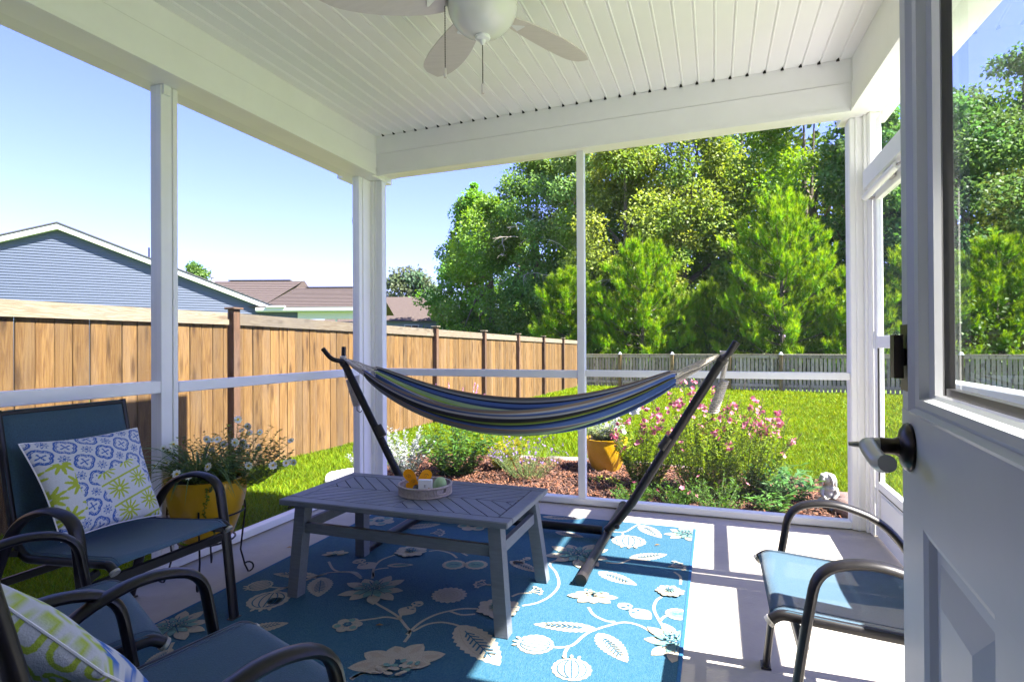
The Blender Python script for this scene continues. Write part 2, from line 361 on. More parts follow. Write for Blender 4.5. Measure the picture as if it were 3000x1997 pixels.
# mulch bed: a low mound behind the porch
bx = np.linspace(-3.6, 1.15, 48); by = np.linspace(4.06, 6.75, 28); XX, YY = np.meshgrid(bx, by)
def bedz(x, y):
    e = np.clip(np.minimum(np.minimum(x + 3.6, 1.15 - x), (6.62 - .25 * np.abs(x + 1.1) ** 1.5 * .25) - y) / .35, 0, 1)
    return -.34 + .17 * np.sqrt(e) + .012 * np.sin(x * 9 + y * 3) * np.cos(y * 11)
V = np.stack([XX, YY, bedz(XX, YY)], -1).reshape(-1, 3); nx = len(bx)
F = np.array([(j * nx + i, j * nx + i + 1, (j + 1) * nx + i + 1, (j + 1) * nx + i) for j in range(len(by) - 1) for i in range(nx - 1)])
tag(npmesh('mulch_bed', V, F, mulch, smooth=True), kind='structure')
# chips
n = 15000; cx = rng.uniform(-3.5, 1.1, n); cyy = 4.1 + 2.5 * rng.uniform(0, 1, n) ** 1.15; cz = bedz(cx, cyy) + .008
keep = cz > -.31; cx, cyy, cz = cx[keep], cyy[keep], cz[keep]; n = len(cx)
D = unit(np.stack([rng.normal(size=n), rng.normal(size=n), rng.normal(size=n) * .45], -1)); S = unit(np.cross(D, rdir(n, (0, 0, 2)))); T = np.cross(D, S)
L = rng.uniform(.010, .038, (n, 1)); wd = rng.uniform(.003, .009, (n, 1)); th = rng.uniform(.0015, .004, (n, 1)); Pc = np.stack([cx, cyy, cz], -1)
V = np.stack([Pc + D * L * a + S * wd * b + T * th * c for c in (-1, 1) for a, b in ((-1, -1), (1, -1), (1, 1), (-1, 1))], 1).reshape(-1, 3)
f8 = np.array([(0, 3, 2, 1), (4, 5, 6, 7), (0, 1, 5, 4), (1, 2, 6, 5), (2, 3, 7, 6), (3, 0, 4, 7)])
F = (np.arange(n)[:, None, None] * 8 + f8[None]).reshape(-1, 4)
pal = np.array([(.140, .048, .020), (.085, .031, .016), (.165, .072, .034), (.042, .017, .011), (.120, .054, .032)])
tag(npmesh('mulch_chips', V, F, chipm, np.repeat(pal[rng.integers(0, 5, n)] * rng.uniform(.6, 1.3, (n, 1)), 8, 0)), kind='stuff')
# grass blades, denser nearer the porch
def blades(N, az0, az1, ra, rb, ok):
    az = rng.uniform(az0, az1, N); r = np.exp(rng.uniform(math.log(ra), math.log(rb), N)); x = r * np.sin(az); y = r * np.cos(az)
    k = ok(x, y); x, y, r = x[k], y[k], r[k]; n = len(x)
    z = np.where(y < 6, -.32, -.32 - .0145 * (y - 6)) + .012 * np.sin(x * 1.3) * np.cos(y * .9) - .005
    patch = .5 + .5 * np.sin(x * 2.1 + 3 * np.sin(y * .7)) * np.cos(y * 1.7 + x)
    h = rng.uniform(.04, .085, n) * (.8 + .5 * patch) ; w = .0028 + .0011 * r * rng.uniform(.6, 1.4, n); th = rng.uniform(0, 2 * pi, n)
    lean = rng.normal(size=(n, 2)) * .5
    B = np.stack([x, y, z], -1); S = np.stack([np.cos(th), np.sin(th), 0 * th], -1) * w[:, None]
    T = B + np.stack([lean[:, 0] * h, lean[:, 1] * h, h], -1)
    V = np.stack([B - S, B + S, T], 1).reshape(-1, 3); F = np.arange(3 * n).reshape(n, 3)
    c = np.array([.115, .205, .007]) * rng.uniform(.6, 1.35, (n, 1)) * (.82 + .36 * patch[:, None]); c[:, 0] *= rng.uniform(.8, 1.4, n) * (1 + .008 * r); c = np.repeat(c, 3, 0)
    return V, F, c
slab = lambda x, y: (x > -2.76) & (x < 1.0) & (y < 4.14)
bed = lambda x, y: (x > -3.5) & (x < 1.1) & (y > 4.0) & (y < 6.62 - .0625 * np.abs(x + 1.1) ** 1.5)
patio = lambda x, y: (x > .9) & (x < 3.1) & (y < 5.6)
soilp = lambda x, y: ((x + 3.6) / .55) ** 2 + ((y - 1.7) / .35) ** 2 < rng.uniform(.5, 1.1, x.shape)
ok = lambda x, y: ~slab(x, y) & ~bed(x, y) & ~patio(x, y) & (x > -5.06) & (y > .3) & (y < 22.9 - .16 * (x + 4.7)) & (x < 14) & ~soilp(x, y)
g1 = blades(190000, R(-75), R(-20), 2.6, 9, ok); g2 = blades(300000, R(-40), R(48), 5.0, 24, ok)
tag(npmesh('lawn_grass', *merge([g1, g2])[:2], grassm, merge([g1, g2])[2]), kind='stuff')
b = MB(); 
for i in range(24):
    a = 2 * pi * i / 24; b.v.append((-3.6 + .75 * math.cos(a) * (1 + .12 * math.sin(3 * a)), 1.7 + .5 * math.sin(a), -.312))
b.v.append((-3.6, 1.7, -.29)); b.f = [(i, (i + 1) % 24, 24) for i in range(24)]; b.m = [0] * 24
tag(b.build('bare_soil_patch', dirt), kind='structure')
# concrete walk outside the screen door
b = MB(); b.cbox(.99, 2.25, -.5, 4.9, -.4, -.05, .01); tag(b.build('side_walk', concrete), kind='structure')

# ================================================================ PORCH
b = MB(); b.cbox(-2.74, .985, -.6, 4.13, -.42, 0, .008)
tag(b.build('porch_floor', concrete), kind='structure')
CZ = 2.745
ceil = bpy.data.objects.new('ceiling', None); COL.objects.link(ceil); ceil.location = (-.86, 1.6, CZ); tag(ceil, kind='structure')
prof = [(0, .0045), (.003, .0045), (.0075, -.0035), (.0125, -.004), (.0165, 0), (.0925, 0), (.0940, .0045), (.0955, .0045)]
b = MB(); Lp = 4.56
for y in (0, Lp): b.v += [(x, y, z) for x, z in prof]
b.f = [(i, i + 1, i + 9, i + 8) for i in range(7)]; b.m = [0] * 7
plank = b.build('ceiling_plank', ceilm, ceil, world=False)
plank.location = (0, 0, 0); pm = plank.data
x0 = .669 - .0955 * 34
for i in range(36):
    o = plank if i == 0 else plank.copy()
    if i: COL.objects.link(o)
    o.parent = ceil; o.location = (x0 + i * .0955 + .86, -.7 - 1.6, 0)
gm = None  # solid black wedges paint the shaded openings where plank grooves meet the beam
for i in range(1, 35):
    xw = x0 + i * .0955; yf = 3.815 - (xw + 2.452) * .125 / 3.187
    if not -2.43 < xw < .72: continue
    if gm is None: b = MB(); b.add([(-.009, 0, -.001), (.009, 0, -.001), (0, 0, -.001), (-.009, 0, -.011), (.009, 0, -.011), (0, -.028, -.001)], [(0, 1, 4, 3), (3, 4, 5), (0, 3, 5), (1, 5, 4)]); gm = b.build('groove_end', dark, ceil, world=False); o = gm  # groove_end: solid black wedge painting the shaded opening
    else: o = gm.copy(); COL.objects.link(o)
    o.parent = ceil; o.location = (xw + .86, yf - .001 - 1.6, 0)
b = MB(); b.box(-2.8, 1.0, -.7, 3.95, CZ + .0095, CZ + .02); b.build('ceiling_backing', dark, ceil)

def skewbox(b, p, q, z0, z1, t, side):
    """slab along p->q (inner face) with thickness t towards side"""
    p, q = Vector((*p, 0)), Vector((*q, 0)); n = Vector((side[0], side[1], 0)) * t
    vs = [p, q, q + n, p + n]; b.add([(v.x, v.y, z0) for v in vs] + [(v.x, v.y, z1) for v in vs], [(0, 3, 2, 1), (4, 5, 6, 7), (0, 1, 5, 4), (1, 2, 6, 5), (2, 3, 7, 6), (3, 0, 4, 7)])
# each beam: lower and upper fascia boards, nosing under them, soffit board
GRP = 'beams round the porch ceiling'
bl = thing('porch_beam', (-2.5, 1.6, 2.45), 'long white beam on the left, over the screens facing the wooden fence', 'beam', GRP)
bb = thing('porch_beam', (-.85, 3.8, 2.45), 'white beam across the back, above the hammock', 'beam', GRP)
br = thing('porch_beam', (.8, 1.9, 2.45), 'white beam on the right, above the screen door', 'beam', GRP)
ZM = 2.606
def mk(parent, p, q, side, zsof=(2.4505, 2.5115)):
    for nm, z0, z1, off in (('fascia_board', 2.462, ZM - .002, 0), ('fascia_board', ZM + .002, CZ - .001, .005)):
        b = MB(); s = Vector((side[0], side[1])) * off
        skewbox(b, (p[0] + s.x, p[1] + s.y), (q[0] + s.x, q[1] + s.y), z0, z1, .02, side); b.build(nm, white, parent)
    b = MB(); s = Vector((side[0], side[1])) * -.006
    skewbox(b, (p[0] + s.x, p[1] + s.y), (q[0] + s.x, q[1] + s.y), 2.441, 2.462, .035, side); b.build('nosing', white, parent)
    b = MB(); s = Vector((side[0], side[1])) * .029
    skewbox(b, (p[0] + s.x, p[1] + s.y), (q[0] + s.x, q[1] + s.y), *zsof, .26, side); b.build('soffit_board', white, parent)
    b = MB(); s = Vector((side[0], side[1])) * .026
    skewbox(b, (p[0] + s.x, p[1] + s.y), (q[0] + s.x, q[1] + s.y), 2.512, 2.95, .25, side); b.build('core', white, parent)
mk(bl, (-2.445, -.7), (-2.45, 3.80), (-1, 0)); mk(bb, (-2.452, 3.815), (.735, 3.69), (0, 1), (2.4965, 2.5115)); mk(br, (.735, 3.685), (.86, -.7), (1, 0))
for (x, y, z) in ((-2.4495, 1.9, 2.60), (-2.4495, 1.9, 2.52), (-2.4495, 3.1, 2.60), (-2.4495, 3.1, 2.52)):
    pass
b = MB(); b.box(-2.8, -2.5005, 3.8005, 4.12, 2.451, 2.95); b.box(-2.5004, -2.4525, 3.8005, 4.12, 2.497, 2.95); b.build('corner_block', white, bl)
b = MB(); b.box(.7355, 1.0, 3.686, 4.12, 2.497, 2.95); b.build('corner_block', white, br)
# roof above (gives the shade on the lawn and the fence)
b = MB(); b.box(-3.0, 1.05, -.7, 4.42, 3.00, 3.36)
roof = thing('porch_roof', (-.9, 1.9, 3.0), 'shingled roof slab over the screened porch', 'roof'); b.build('roof_deck', darkroof, roof)
b = MB(); b.box(-3.0, -2.75, -.7, 4.42, 2.955, 2.999); b.box(-2.749, 1.05, 4.1, 4.42, 2.955, 2.999); b.build('eave_soffit', white, roof)

def screen(name, parent, corners, m):
    b = MB(); b.add(corners, [(0, 1, 2, 3)]); return b.build(name, m, parent)
XL = -2.60; YB = 3.985; XR = .88
# ---- left screen wall
lw = thing('screen_wall', (XL, 2, 0), 'white framed screen wall on the left, in front of the tall wooden fence', 'screen wall', 'screen walls of the porch')
b = MB(); b.cbox(XL - .06, XL, -.6, 3.799, .006, .052, .004); b.build('sill', trimw, lw)
b = MB(); b.cbox(XL - .075, XL - .002, 2.112, 2.175, .0525, 2.4495, .003); b.cbox(XL - .045, XL + .004, 2.1755, 2.203, .053, 2.4492, .002); b.build('post', trimw, lw)
b = MB(); b.cbox(XL - .05, XL - .004, -.6, 2.1115, .905, .965, .003); b.build('rail', trimw, lw)
b = MB(); b.cbox(XL - .05, XL - .004, 2.2155, 3.799, .900, .955, .003); b.build('rail', trimw, lw)
b = MB(); b.cbox(XL - .012, XL + .012, 2.118, 2.160, 2.40, 2.449, .002); b.build('bracket', trimw, lw)
for y0, y1 in ((-.6, 2.11), (2.217, 3.799)):
    for z0, z1 in ((.053, .90), (.966, 2.449)): screen('screen', lw, [(XL - .03, y0, z0), (XL - .03, y1, z0), (XL - .03, y1, z1), (XL - .03, y0, z1)], mesh_scr)
# ---- corner post left/back with its ribbed trim
cp = thing('corner_post', (-2.6, 3.9, 0), 'white ribbed corner post where the left and back screens meet', 'post')
b = MB(); b.cbox(-2.662, XL, 3.80, 3.99, .002, 2.449, .004); b.build('shaft', white, cp)
b = MB(); b.cbox(XL - .001, XL + .010, 3.842, 3.852, .003, 2.448, .002)
b.cbox(XL - .001, XL + .030, 3.955, 3.985, .003, 2.448, .003); b.cbox(XL + .0305, XL + .052, 3.965, 4.0, .003, 2.448, .003); b.build('rib', white, cp)
b = MB(); b.cbox(-2.5475, -2.50, 3.965, 4.03, .003, 2.448, .003); b.build('jamb', trimw, cp)
# ---- back screen wall
bw = thing('screen_wall', (-.85, YB, 0), 'white framed screen wall across the back, behind the hammock', 'screen wall', 'screen walls of the porch')
b = MB(); b.cbox(-2.4995, .775, YB - .02, YB + .055, .006, .052, .006); b.build('sill', trimw, bw)
b = MB(); b.cbox(-.918, -.866, YB - .012, YB + .045, .0525, 2.496, .003); b.build('mullion', trimw, bw)
for x0, x1 in ((-2.4995, -.9185), (-.8655, .775)):
    b = MB(); b.cbox(x0, x1, YB, YB + .04, .895 + (.012 if x0 > -1 else 0), .95 + (.003 if x0 > -1 else 0), .004); b.build('rail', trimw, bw)
    for z0, z1 in ((.053, .894), (.956, 2.496)): screen('screen', bw, [(x0, YB + .02, z0), (x1, YB + .02, z0), (x1, YB + .02, z1), (x0, YB + .02, z1)], mesh_scr)
# ---- corner post back/right
cr = thing('corner_post', (.83, 4.0, 0), 'white corner post beside the screen door', 'post')
b = MB(); b.cbox(.7755, .86, 3.965, 4.09, .002, 2.4965, .006); b.cbox(.8605, .93, 3.90, 4.09, .002, 2.4965, .006); b.build('shaft', white, cr)
b = MB(); b.cbox(.805, .817, 3.955, 3.966, .003, 2.4955, .002); b.cbox(.845, .862, 3.93, 3.966, .003, 2.4955, .003); b.cbox(.866, .878, 3.888, 3.901, .003, 2.4955, .002); b.build('rib', white, cr)
# ---- right screen wall: jamb, header, transom, bay with rail, posts (posts cast the shadows on the floor)
rw = thing('screen_wall', (XR, 2, 0), 'white framed screen wall on the right, holding the screen door', 'screen wall', 'screen walls of the porch')
b = MB(); b.cbox(XR - .04, XR + .05, 2.865, 2.99, .002, 2.449, .004); b.build('post', trimw, rw)
b = MB(); b.cbox(XR - .04, XR + .05, 1.70, 1.80, .002, 2.449, .004); b.build('post', trimw, rw)
b = MB(); b.cbox(XR - .05, XR + .05, 2.9905, 3.899, 2.035, 2.15, .006); b.build('header', trimw, rw)
b = MB(); b.cbox(XR - .045, XR + .03, 1.8005, 2.8645, .90, .985, .004); b.build('rail', trimw, rw)
b = MB(); b.cbox(XR - .045, XR + .03, -.6, 1.6995, .90, .985, .004); b.build('rail', trimw, rw)
b = MB(); b.cbox(XR - .03, XR + .04, -.6, 1.6995, .003, .06, .004); b.cbox(XR - .03, XR + .04, 1.8005, 2.8645, .003, .06, .004); b.build('sill', trimw, rw)
def scr(y0, y1, z0, z1, m, x=XR + .02): return screen('screen', rw, [(x, y0, z0), (x, y1, z0), (x, y1, z1), (x, y0, z1)], m)
scr(2.9905, 3.899, 2.151, 2.449, mesh_side); scr(1.801, 2.864, .986, 2.449, mesh_scr); scr(1.801, 2.864, .061, .899, mesh_scr); scr(-.6, 1.699, .986, 2.449, mesh_scr); scr(-.6, 1.699, .061, .899, mesh_scr)
# ---- the screen door
sdr = thing('screen_door', (XR + .02, 3.45, 0), 'white screen door with a kick panel in the far right corner', 'door')
X0, X1 = XR, XR + .035; Y0, Y1 = 2.995, 3.895
b = MB(); b.cbox(X0, X1, Y0, Y0 + .07, .012, 2.03, .004); b.build('stile', trimw, sdr)
b = MB(); b.cbox(X0, X1, Y1 - .07, Y1, .012, 2.03, .004); b.build('stile', trimw, sdr)
for z0, z1 in ((.012, .09), (.29, .335), (1.105, 1.175), (1.96, 2.03)):
    b = MB(); b.cbox(X0 + .001, X1 - .001, Y0 + .0705, Y1 - .0705, z0, z1, .003); b.build('door_rail', trimw, sdr)
b = MB(); b.cbox(X0 + .012, X1 - .012, Y0 + .0705, Y1 - .0705, .0905, .2895, .003); b.cbox(X0 + .006, X0 + .0115, Y0 + .10, Y1 - .10, .12, .262, .003); b.build('kick_panel', trimw, sdr)
b = MB()
for y in (Y0 + .072, Y1 - .078): b.box(X0 + .002, X0 + .010, y, y + .006, .336, 1.104)
b.box(X0 - .002, X0 + .001, Y0 + .08, Y1 - .08, .286, .290); b.box(X0 - .002, X0 + .001, Y0 + .08, Y1 - .08, .0915, .0955); b.build('gasket', gunm, sdr)
for z0, z1 in ((.336, 1.104), (1.176, 1.959)): screen('screen', sdr, [(X0 + .017, Y0 + .071, z0), (X0 + .017, Y1 - .071, z0), (X0 + .017, Y1 - .071, z1), (X0 + .017, Y0 + .071, z1)], mesh_side)
b = MB(); b.tube([(X0 - .045, 3.86, 1.985), (X0 - .04, 3.25, 2.0)], .019, 12); b.build('door_closer', trimw, sdr, smooth=True)
b = MB(); b.tube([(X0 - .04, 3.25, 2.0), (X0 - .02, 3.05, 1.995)], .006, 6); b.cbox(X0 - .03, X0 + .0, 3.42, 3.50, 1.99, 2.02); b.cbox(X0 - .06, X0 + .0, 3.84, 3.88, 1.975, 1.985); b.build('closer_bracket', nickel, sdr)
b = MB(); b.cbox(X0 - .006, X0, 3.86, 3.892, 1.10, 1.20, .002); b.cbox(X0 - .006, X0, 3.86, 3.892, .2, .29, .002); b.build('hinge', trimw, sdr)

# ---- downspout outside the left corner
dsp = thing('downspout', (-2.79, 3.9, -.3), 'white ribbed downspout on the outside of the left corner post', 'downspout')
b = MB(); b.cbox(-2.745, -2.675, 3.925, 4.0, -.2, 2.40, .008)
for dy in (.012, .03, .048): b.box(-2.745 + dy, -2.739 + dy, 3.921, 3.9249, -.2, 2.39)
b.build('pipe', trimw, dsp)
for z0, z1 in ((.27, .33), (2.12, 2.16)): b = MB(); b.cbox(-2.75, -2.67, 3.918, 4.005, z0, z1, .004); b.build('collar', trimw, dsp)
b = MB(); b.tube(fillet([(-2.71, 3.96, 2.38), (-2.71, 3.96, 2.46), (-2.88, 3.96, 2.62), (-2.88, 3.96, 2.9)], .05), .042, 8); b.build('elbow', trimw, dsp)
dx = thing('downspout_extension', (-3.4, 4.6, -.3), 'white flexible drain pipe curving through the grass beside the corner post', 'drain pipe')
b = MB(); pth = catmull([(-2.80, 3.9, -.10), (-2.9, 4.3, -.14), (-3.15, 4.75, -.18), (-3.5, 5.0, -.22), (-3.78, 5.0, -.28)], 9)
b.tube(pth, [.095 + .006 * (i % 2) for i in range(len(pth))], 14); b.build('pipe', trimw, dx, smooth=True)

# ---- the house behind the camera, with its doorway
hs = thing('house', (-.8, -.3, 0), 'pale lap-sided house wall with the open doorway onto the porch', 'house')
b = MB(); b.box(.262, 4.5, -.02, .10, -.4, 3.0); b.box(-6.0, -.80, -.02, .10, -.4, 3.0); b.box(-.80, .262, -.02, .10, 2.12, 3.0); b.build('wall', housew, hs)
b = MB(); b.box(-6, 4.5, -4.5, -4.4, -.4, 3.0); b.box(-6, -5.9, -4.4, -.02, -.4, 3.0); b.box(4.4, 4.5, -4.4, -.02, -.4, 3.0); b.box(-5.9, 4.4, -4.4, -.02, 2.72, 2.8); b.build('interior_wall', intwall, hs)
b = MB(); b.box(-6.3, 4.8, -4.8, .3, 3.37, 3.7); b.build('roof', darkroof, hs)
b = MB(); b.cbox(-.86, -.801, .095, .12, 0, 2.16); b.cbox(.2625, .33, .1005, .12, 0, 2.16); b.build('casing', trimw, hs)
# ---- the open entrance door at the right
dr = thing('entrance_door', (.2, .15, .02), 'open grey-white half-glass entrance door filling the right edge of the view', 'door')
A0 = Vector((.275, 1.05, 0)); dd = Vector((.078, .997, 0)).normalized(); nn = Vector((-dd.y, dd.x, 0))   # nn points to the visible face side (-X)
def D3(s, z, o): return A0 + dd * s + nn * o + Vector((0, 0, z))          # s<=0 towards the hinge, o = out of the face
def dbox(b, s0, s1, z0, z1, o0, o1, mi=0): b.obox(D3((s0 + s1) / 2, (z0 + z1) / 2, (o0 + o1) / 2), dd * (s1 - s0) / 2, nn * (o1 - o0) / 2, Vector((0, 0, (z1 - z0) / 2)), mi)
b = MB()
dbox(b, -.91, 0, .02, .25, -.045, 0); dbox(b, -.91, 0, .885, 1.037, -.045, 0); dbox(b, -.126, 0, .2501, .8849, -.045, 0); dbox(b, -.51, -.396, .2501, .8849, -.045, 0); dbox(b, -.91, -.78, .2501, .8849, -.045, 0)
dbox(b, -.103, 0, 1.0371, 2.05, -.040, -.001); dbox(b, -.91, -.807, 1.0371, 2.05, -.040, -.001); dbox(b, -.8069, -.1031, 1.95, 2.05, -.040, -.001); b.build('slab', doorm, dr)
for s0, s1 in ((-.396, -.126), (-.78, -.51)):                               # two raised panels: ogee slopes in, field slopes out
    b = MB(); steps = [(0, 0), (.010, -.004), (.018, -.012), (.034, -.012), (.075, -.002), (.080, -.002)]
    rings = [[D3(s0 + d, .25 + d, o), D3(s1 - d, .25 + d, o), D3(s1 - d, .885 - d, o), D3(s0 + d, .885 - d, o)] for d, o in steps]
    for i in range(len(rings)): b.v += [tuple(p) for p in rings[i]]
    b.f = [(i * 4 + j, i * 4 + (j + 1) % 4, i * 4 + 4 + (j + 1) % 4, i * 4 + 4 + j) for i in range(len(rings) - 1) for j in range(4)] + [tuple(range(len(rings) * 4 - 4, len(rings) * 4))]
    b.m = [0] * len(b.f); b.build('panel', doorm, dr)
b = MB(); steps = [(0, .0), (.004, .010), (.016, .014), (.028, .008), (.038, .010), (.060, .010), (.066, .0), (.075, -.004)]
s0, s1, z0, z1 = -.81, -.10, 1.037, 1.95
for d, o in steps: b.v += [tuple(D3(s0 + d, z0 + d * .45, o)), tuple(D3(s1 - d, z0 + d * .45, o)), tuple(D3(s1 - d, z1 - d, o)), tuple(D3(s0 + d, z1 - d, o))]
b.f = [(i * 4 + j, i * 4 + (j + 1) % 4, i * 4 + 4 + (j + 1) % 4, i * 4 + 4 + j) for i in range(len(steps) - 1) for j in range(4)]; b.m = [0] * len(b.f)
b.build('window_trim', doorm, dr)
b = MB(); g0 = .075
for (a0, a1, c0, c1) in ((s1 - g0 - .007, s1 - g0, z0 + .034, z1 - g0), (s0 + g0, s0 + g0 + .016, z0 + .034, z1 - g0), (s0 + g0 + .0161, s1 - g0 - .0161, z0 + .034, z0 + .044), (s0 + g0 + .0161, s1 - g0 - .0161, z1 - g0 - .012, z1 - g0)): dbox(b, a0, a1, c0, c1, -.024, -.0125)
b.build('glazing_spacer', gunm, dr)
b = MB(); b.add([D3(s0 + g0, z0 + .034, -.018), D3(s1 - g0, z0 + .034, -.018), D3(s1 - g0, z1 - g0, -.018), D3(s0 + g0, z1 - g0, -.018)], [(3, 2, 1, 0)]); b.build('glass_pane', glass, dr)
# deadbolt thumb-turn
b = MB(); dbox(b, -.088, -.036, 1.068, 1.165, 0, .008); db = b.build('deadbolt', bronze, dr)
b = MB(); dbox(b, -.080, -.052, 1.087, 1.150, .012, .024); dbox(b, -.070, -.060, 1.105, 1.13, .0081, .0119); b.build('thumb_turn', bronze, db)
# lever handle
b = MB(); c = D3(-.06, .985, 0)
rot = Matrix((dd, Vector((0, 0, 1)), nn)).transposed()
def dl(prof, b, cc=c):
    n_ = 20; base = len(b.v)
    for r_, o_ in prof:
        for j in range(n_): a = 2 * pi * j / n_; b.v.append(tuple(cc + dd * r_ * math.cos(a) + Vector((0, 0, r_ * math.sin(a))) + nn * o_))
    k = len(prof); b.f += [(base + i * n_ + j, base + i * n_ + (j + 1) % n_, base + (i + 1) * n_ + (j + 1) % n_, base + (i + 1) * n_ + j) for i in range(k - 1) for j in range(n_)]; b.m += [0] * ((k - 1) * n_)
dl([(.034, 0), (.036, .004), (.034, .008), (.026, .013), (.015, .016), (.012, .022), (.0125, .040), (.0001, .040)], b)
h = b.build('handle', bronze, dr, smooth=True)
b = MB(); q0 = c + nn * .046
pts = [q0 + nn * -.006, q0 + nn * .008 + dd * -.006, q0 + nn * .012 + dd * -.03 + Vector((0, 0, .002)), q0 + nn * .010 + dd * -.062 + Vector((0, 0, -.004)), q0 + nn * .006 + dd * -.092 + Vector((0, 0, -.010)), q0 + nn * .002 + dd * -.112 + Vector((0, 0, -.006))]
pts = [Vector(p) for p in catmull(pts, 5)]; k_ = len(pts)
b.tube(pts, [.012] * k_, 12, flat=None, ref=None); b.build('lever', nickel, h, smooth=True)
b = MB(); b.tube([q0 + nn * .018, q0 + nn * .034], [.005, .003], 10); b.build('lock_button', nickel, h, smooth=True)

# ================================================================ FENCES
FX = -5.1
def ftop(y): return 1.50 if y < 5 else 1.50 - .0145 * (y - 5)
tf = thing('board_fence', (FX, 12, -.3), 'tall cedar board fence along the left of the lawn, with capped posts', 'fence', 'fences round the back garden')
b = MB(); b.cbox(-.011, .011, -.0692, .0692, 0, 1, .005); b0 = b.build('fence_board', cedar, tf, world=False)
rel = lambda x, y, z: Vector((x, y, z)) - Vector(tf.location)
y = .25; i = 0
while y < 22.0:
    o = b0 if i == 0 else b0.copy()
    if i: COL.objects.link(o)
    o.parent = tf; zb = gz(y) + .02; zt = ftop(y) - .10
    o.location = rel(FX + random.uniform(-.003, .003), y + random.uniform(-.001, .001), zb); o.scale = (1, 1, zt + .03 - zb); o.rotation_euler = (random.uniform(-.003, .003), 0, random.uniform(-.02, .02))
    y += .1425; i += 1
posts = [5.0 + 2.44 * k for k in range(-2, 8)]
posts = [4.98 + 2.44 * k for k in range(-2, 7)] + [22.1]
for k, y in enumerate(posts):
    b = MB(); b.cbox(FX + .013, FX + .105, y - .046, y + .046, gz(y) - .1, ftop(y) + .035, .004); p = b.build('fence_post', cedarpost, tf)
    b = MB(); b.cbox(FX - .012, FX + .13, y - .072, y + .072, ftop(y) + .036, ftop(y) + .06, .006); b.build('post_cap', cedarpost if y < 7 else cedartop, p)
    if k + 1 < len(posts):
        y2 = posts[k + 1]; a = Vector((FX + .028, y + .05, ftop(y) - .066)); c = Vector((FX + .028, y2 - .05, ftop(y2) - .066))
        b = MB(); b.beam((0, 0, 0), (0, 0, (c - a).length), .026, .13, (1, 0, 0)); o = b.build('top_rail', cedartop, tf, world=False)
        o.location = a - Vector(tf.location); o.rotation_euler = (c - a).to_track_quat('Z', 'X').to_euler(); 
# back picket fence
PA = Vector((-5.0, 22.65)); PB = Vector((13.6, 19.7))
pd = (PB - PA).normalized(); plen = (PB - PA).length
pf = thing('picket_fence', (PA.x, PA.y, -.55), 'low weathered grey picket fence along the back of the lawn', 'fence', 'fences round the back garden', rz=math.atan2(pd.y, pd.x))
b = MB(); b.cbox(-.046, .046, -.009, .009, 0, 1.14, .002); pk = b.build('picket', picketm, pf, world=False)
def pz(s): return gz(PA.y + pd.y * s) + .55
s = .10; i = 0
while s < plen and i < 150:
    o = pk if i == 0 else pk.copy()
    if i: COL.objects.link(o)
    o.parent = pf; o.location = (s, random.uniform(-.004, .004), pz(s) + .03 + random.uniform(-.008, .008)); s += .124; i += 1
pr = [1.55, 3.55, 5.55, 7.2, 9.65, 12.1, 14.5, 16.9]
prev = 0
for k, s in enumerate(pr + [plen]):
    if k < len(pr):
        b = MB(); b.cbox(s - .055, s + .055, -.125, -.03, pz(s) - .1, pz(s) + 1.26, .004); o = b.build('fence_post', backpost, pf, world=False)
        b = MB(); b.lathe([(.078, 0), (.082, .02), (.055, .035), (.058, .05), (.04, .085), (.001, .10)], (s, -.078, pz(s) + 1.262), 12); c = b.build('post_cap', whitetrim, o, world=False, smooth=True)
    for zz, hh in ((1.15, .10), (.16, .09)):
        b = MB(); b.cbox(0, s - prev - .12, -.04, -.011, 0, hh, .003); o = b.build('rail', picketm, pf, world=False); o.location = (prev + .06, 0, pz((s + prev) / 2) + zz)
    b = MB(); b.cbox(0, s - prev - .12, -.065, .03, 0, .03, .003); o = b.build('cap_rail', picketm, pf, world=False); o.location = (prev + .06, 0, pz((s + prev) / 2) + 1.2505)
    prev = s
# brown neighbour fence further off, seen through the entrance door glass
nf = thing('board_fence', (8, 26, -.5), 'tall brown board fence beyond the picket fence, seen through the door glass', 'fence', 'fences round the back garden', rz=-.35)
b = MB(); b.cbox(-.068, .068, -.011, .011, 0, 1.95, .002); nb = b.build('fence_board', cedar, nf, world=False)
for i in range(95):
    o = nb if i == 0 else nb.copy()
    if i: COL.objects.link(o)
    o.parent = nf; o.location = (-1 + i * .14, 0, 0)
for i in range(7):
    b = MB(); b.cbox(-1.07 + i * 2.1, -.97 + i * 2.1, -.12, -.02, -.2, 2.12, .004); b.build('fence_post', cedarpost, nf, world=False)
b = MB(); b.cbox(-1.1, 12.3, -.04, -.0115, 1.86, 2.0, .003); b.build('top_rail', cedartop, nf, world=False)

# ================================================================ NEIGHBOUR HOUSE
WD = Vector((.636, .772, 0)).normalized(); WN = Vector((WD.y, -WD.x, 0)); W0 = Vector((-23.7, 14.9, 0))
nh = thing('neighbour_house', (-23.7, 14.9, -.5), 'blue-grey sided house with a white-trimmed gable and brown roof behind the tall fence', 'house')
SL = (5.80 - 2.90) / 7.55
def roofz(s): return 5.80 - abs(s) * SL
def N3(s, z, o): return W0 + WD * s + WN * o + Vector((0, 0, z))
b = MB(); pts = [(-9.5, -.5), (7.4, -.5), (7.4, 2.95), (0, roofz(0) - .12), (-9.5, roofz(-9.5) - .12)]
b.add([N3(s, z, 0) for s, z in pts] + [N3(s, z, -.2) for s, z in pts], [tuple(range(5)), tuple(range(5, 10))[::-1]] + [(i, 5 + i, 5 + (i + 1) % 5, (i + 1) % 5) for i in range(5)]); b.build('wall', siding, nh)
z = .75; e = .105
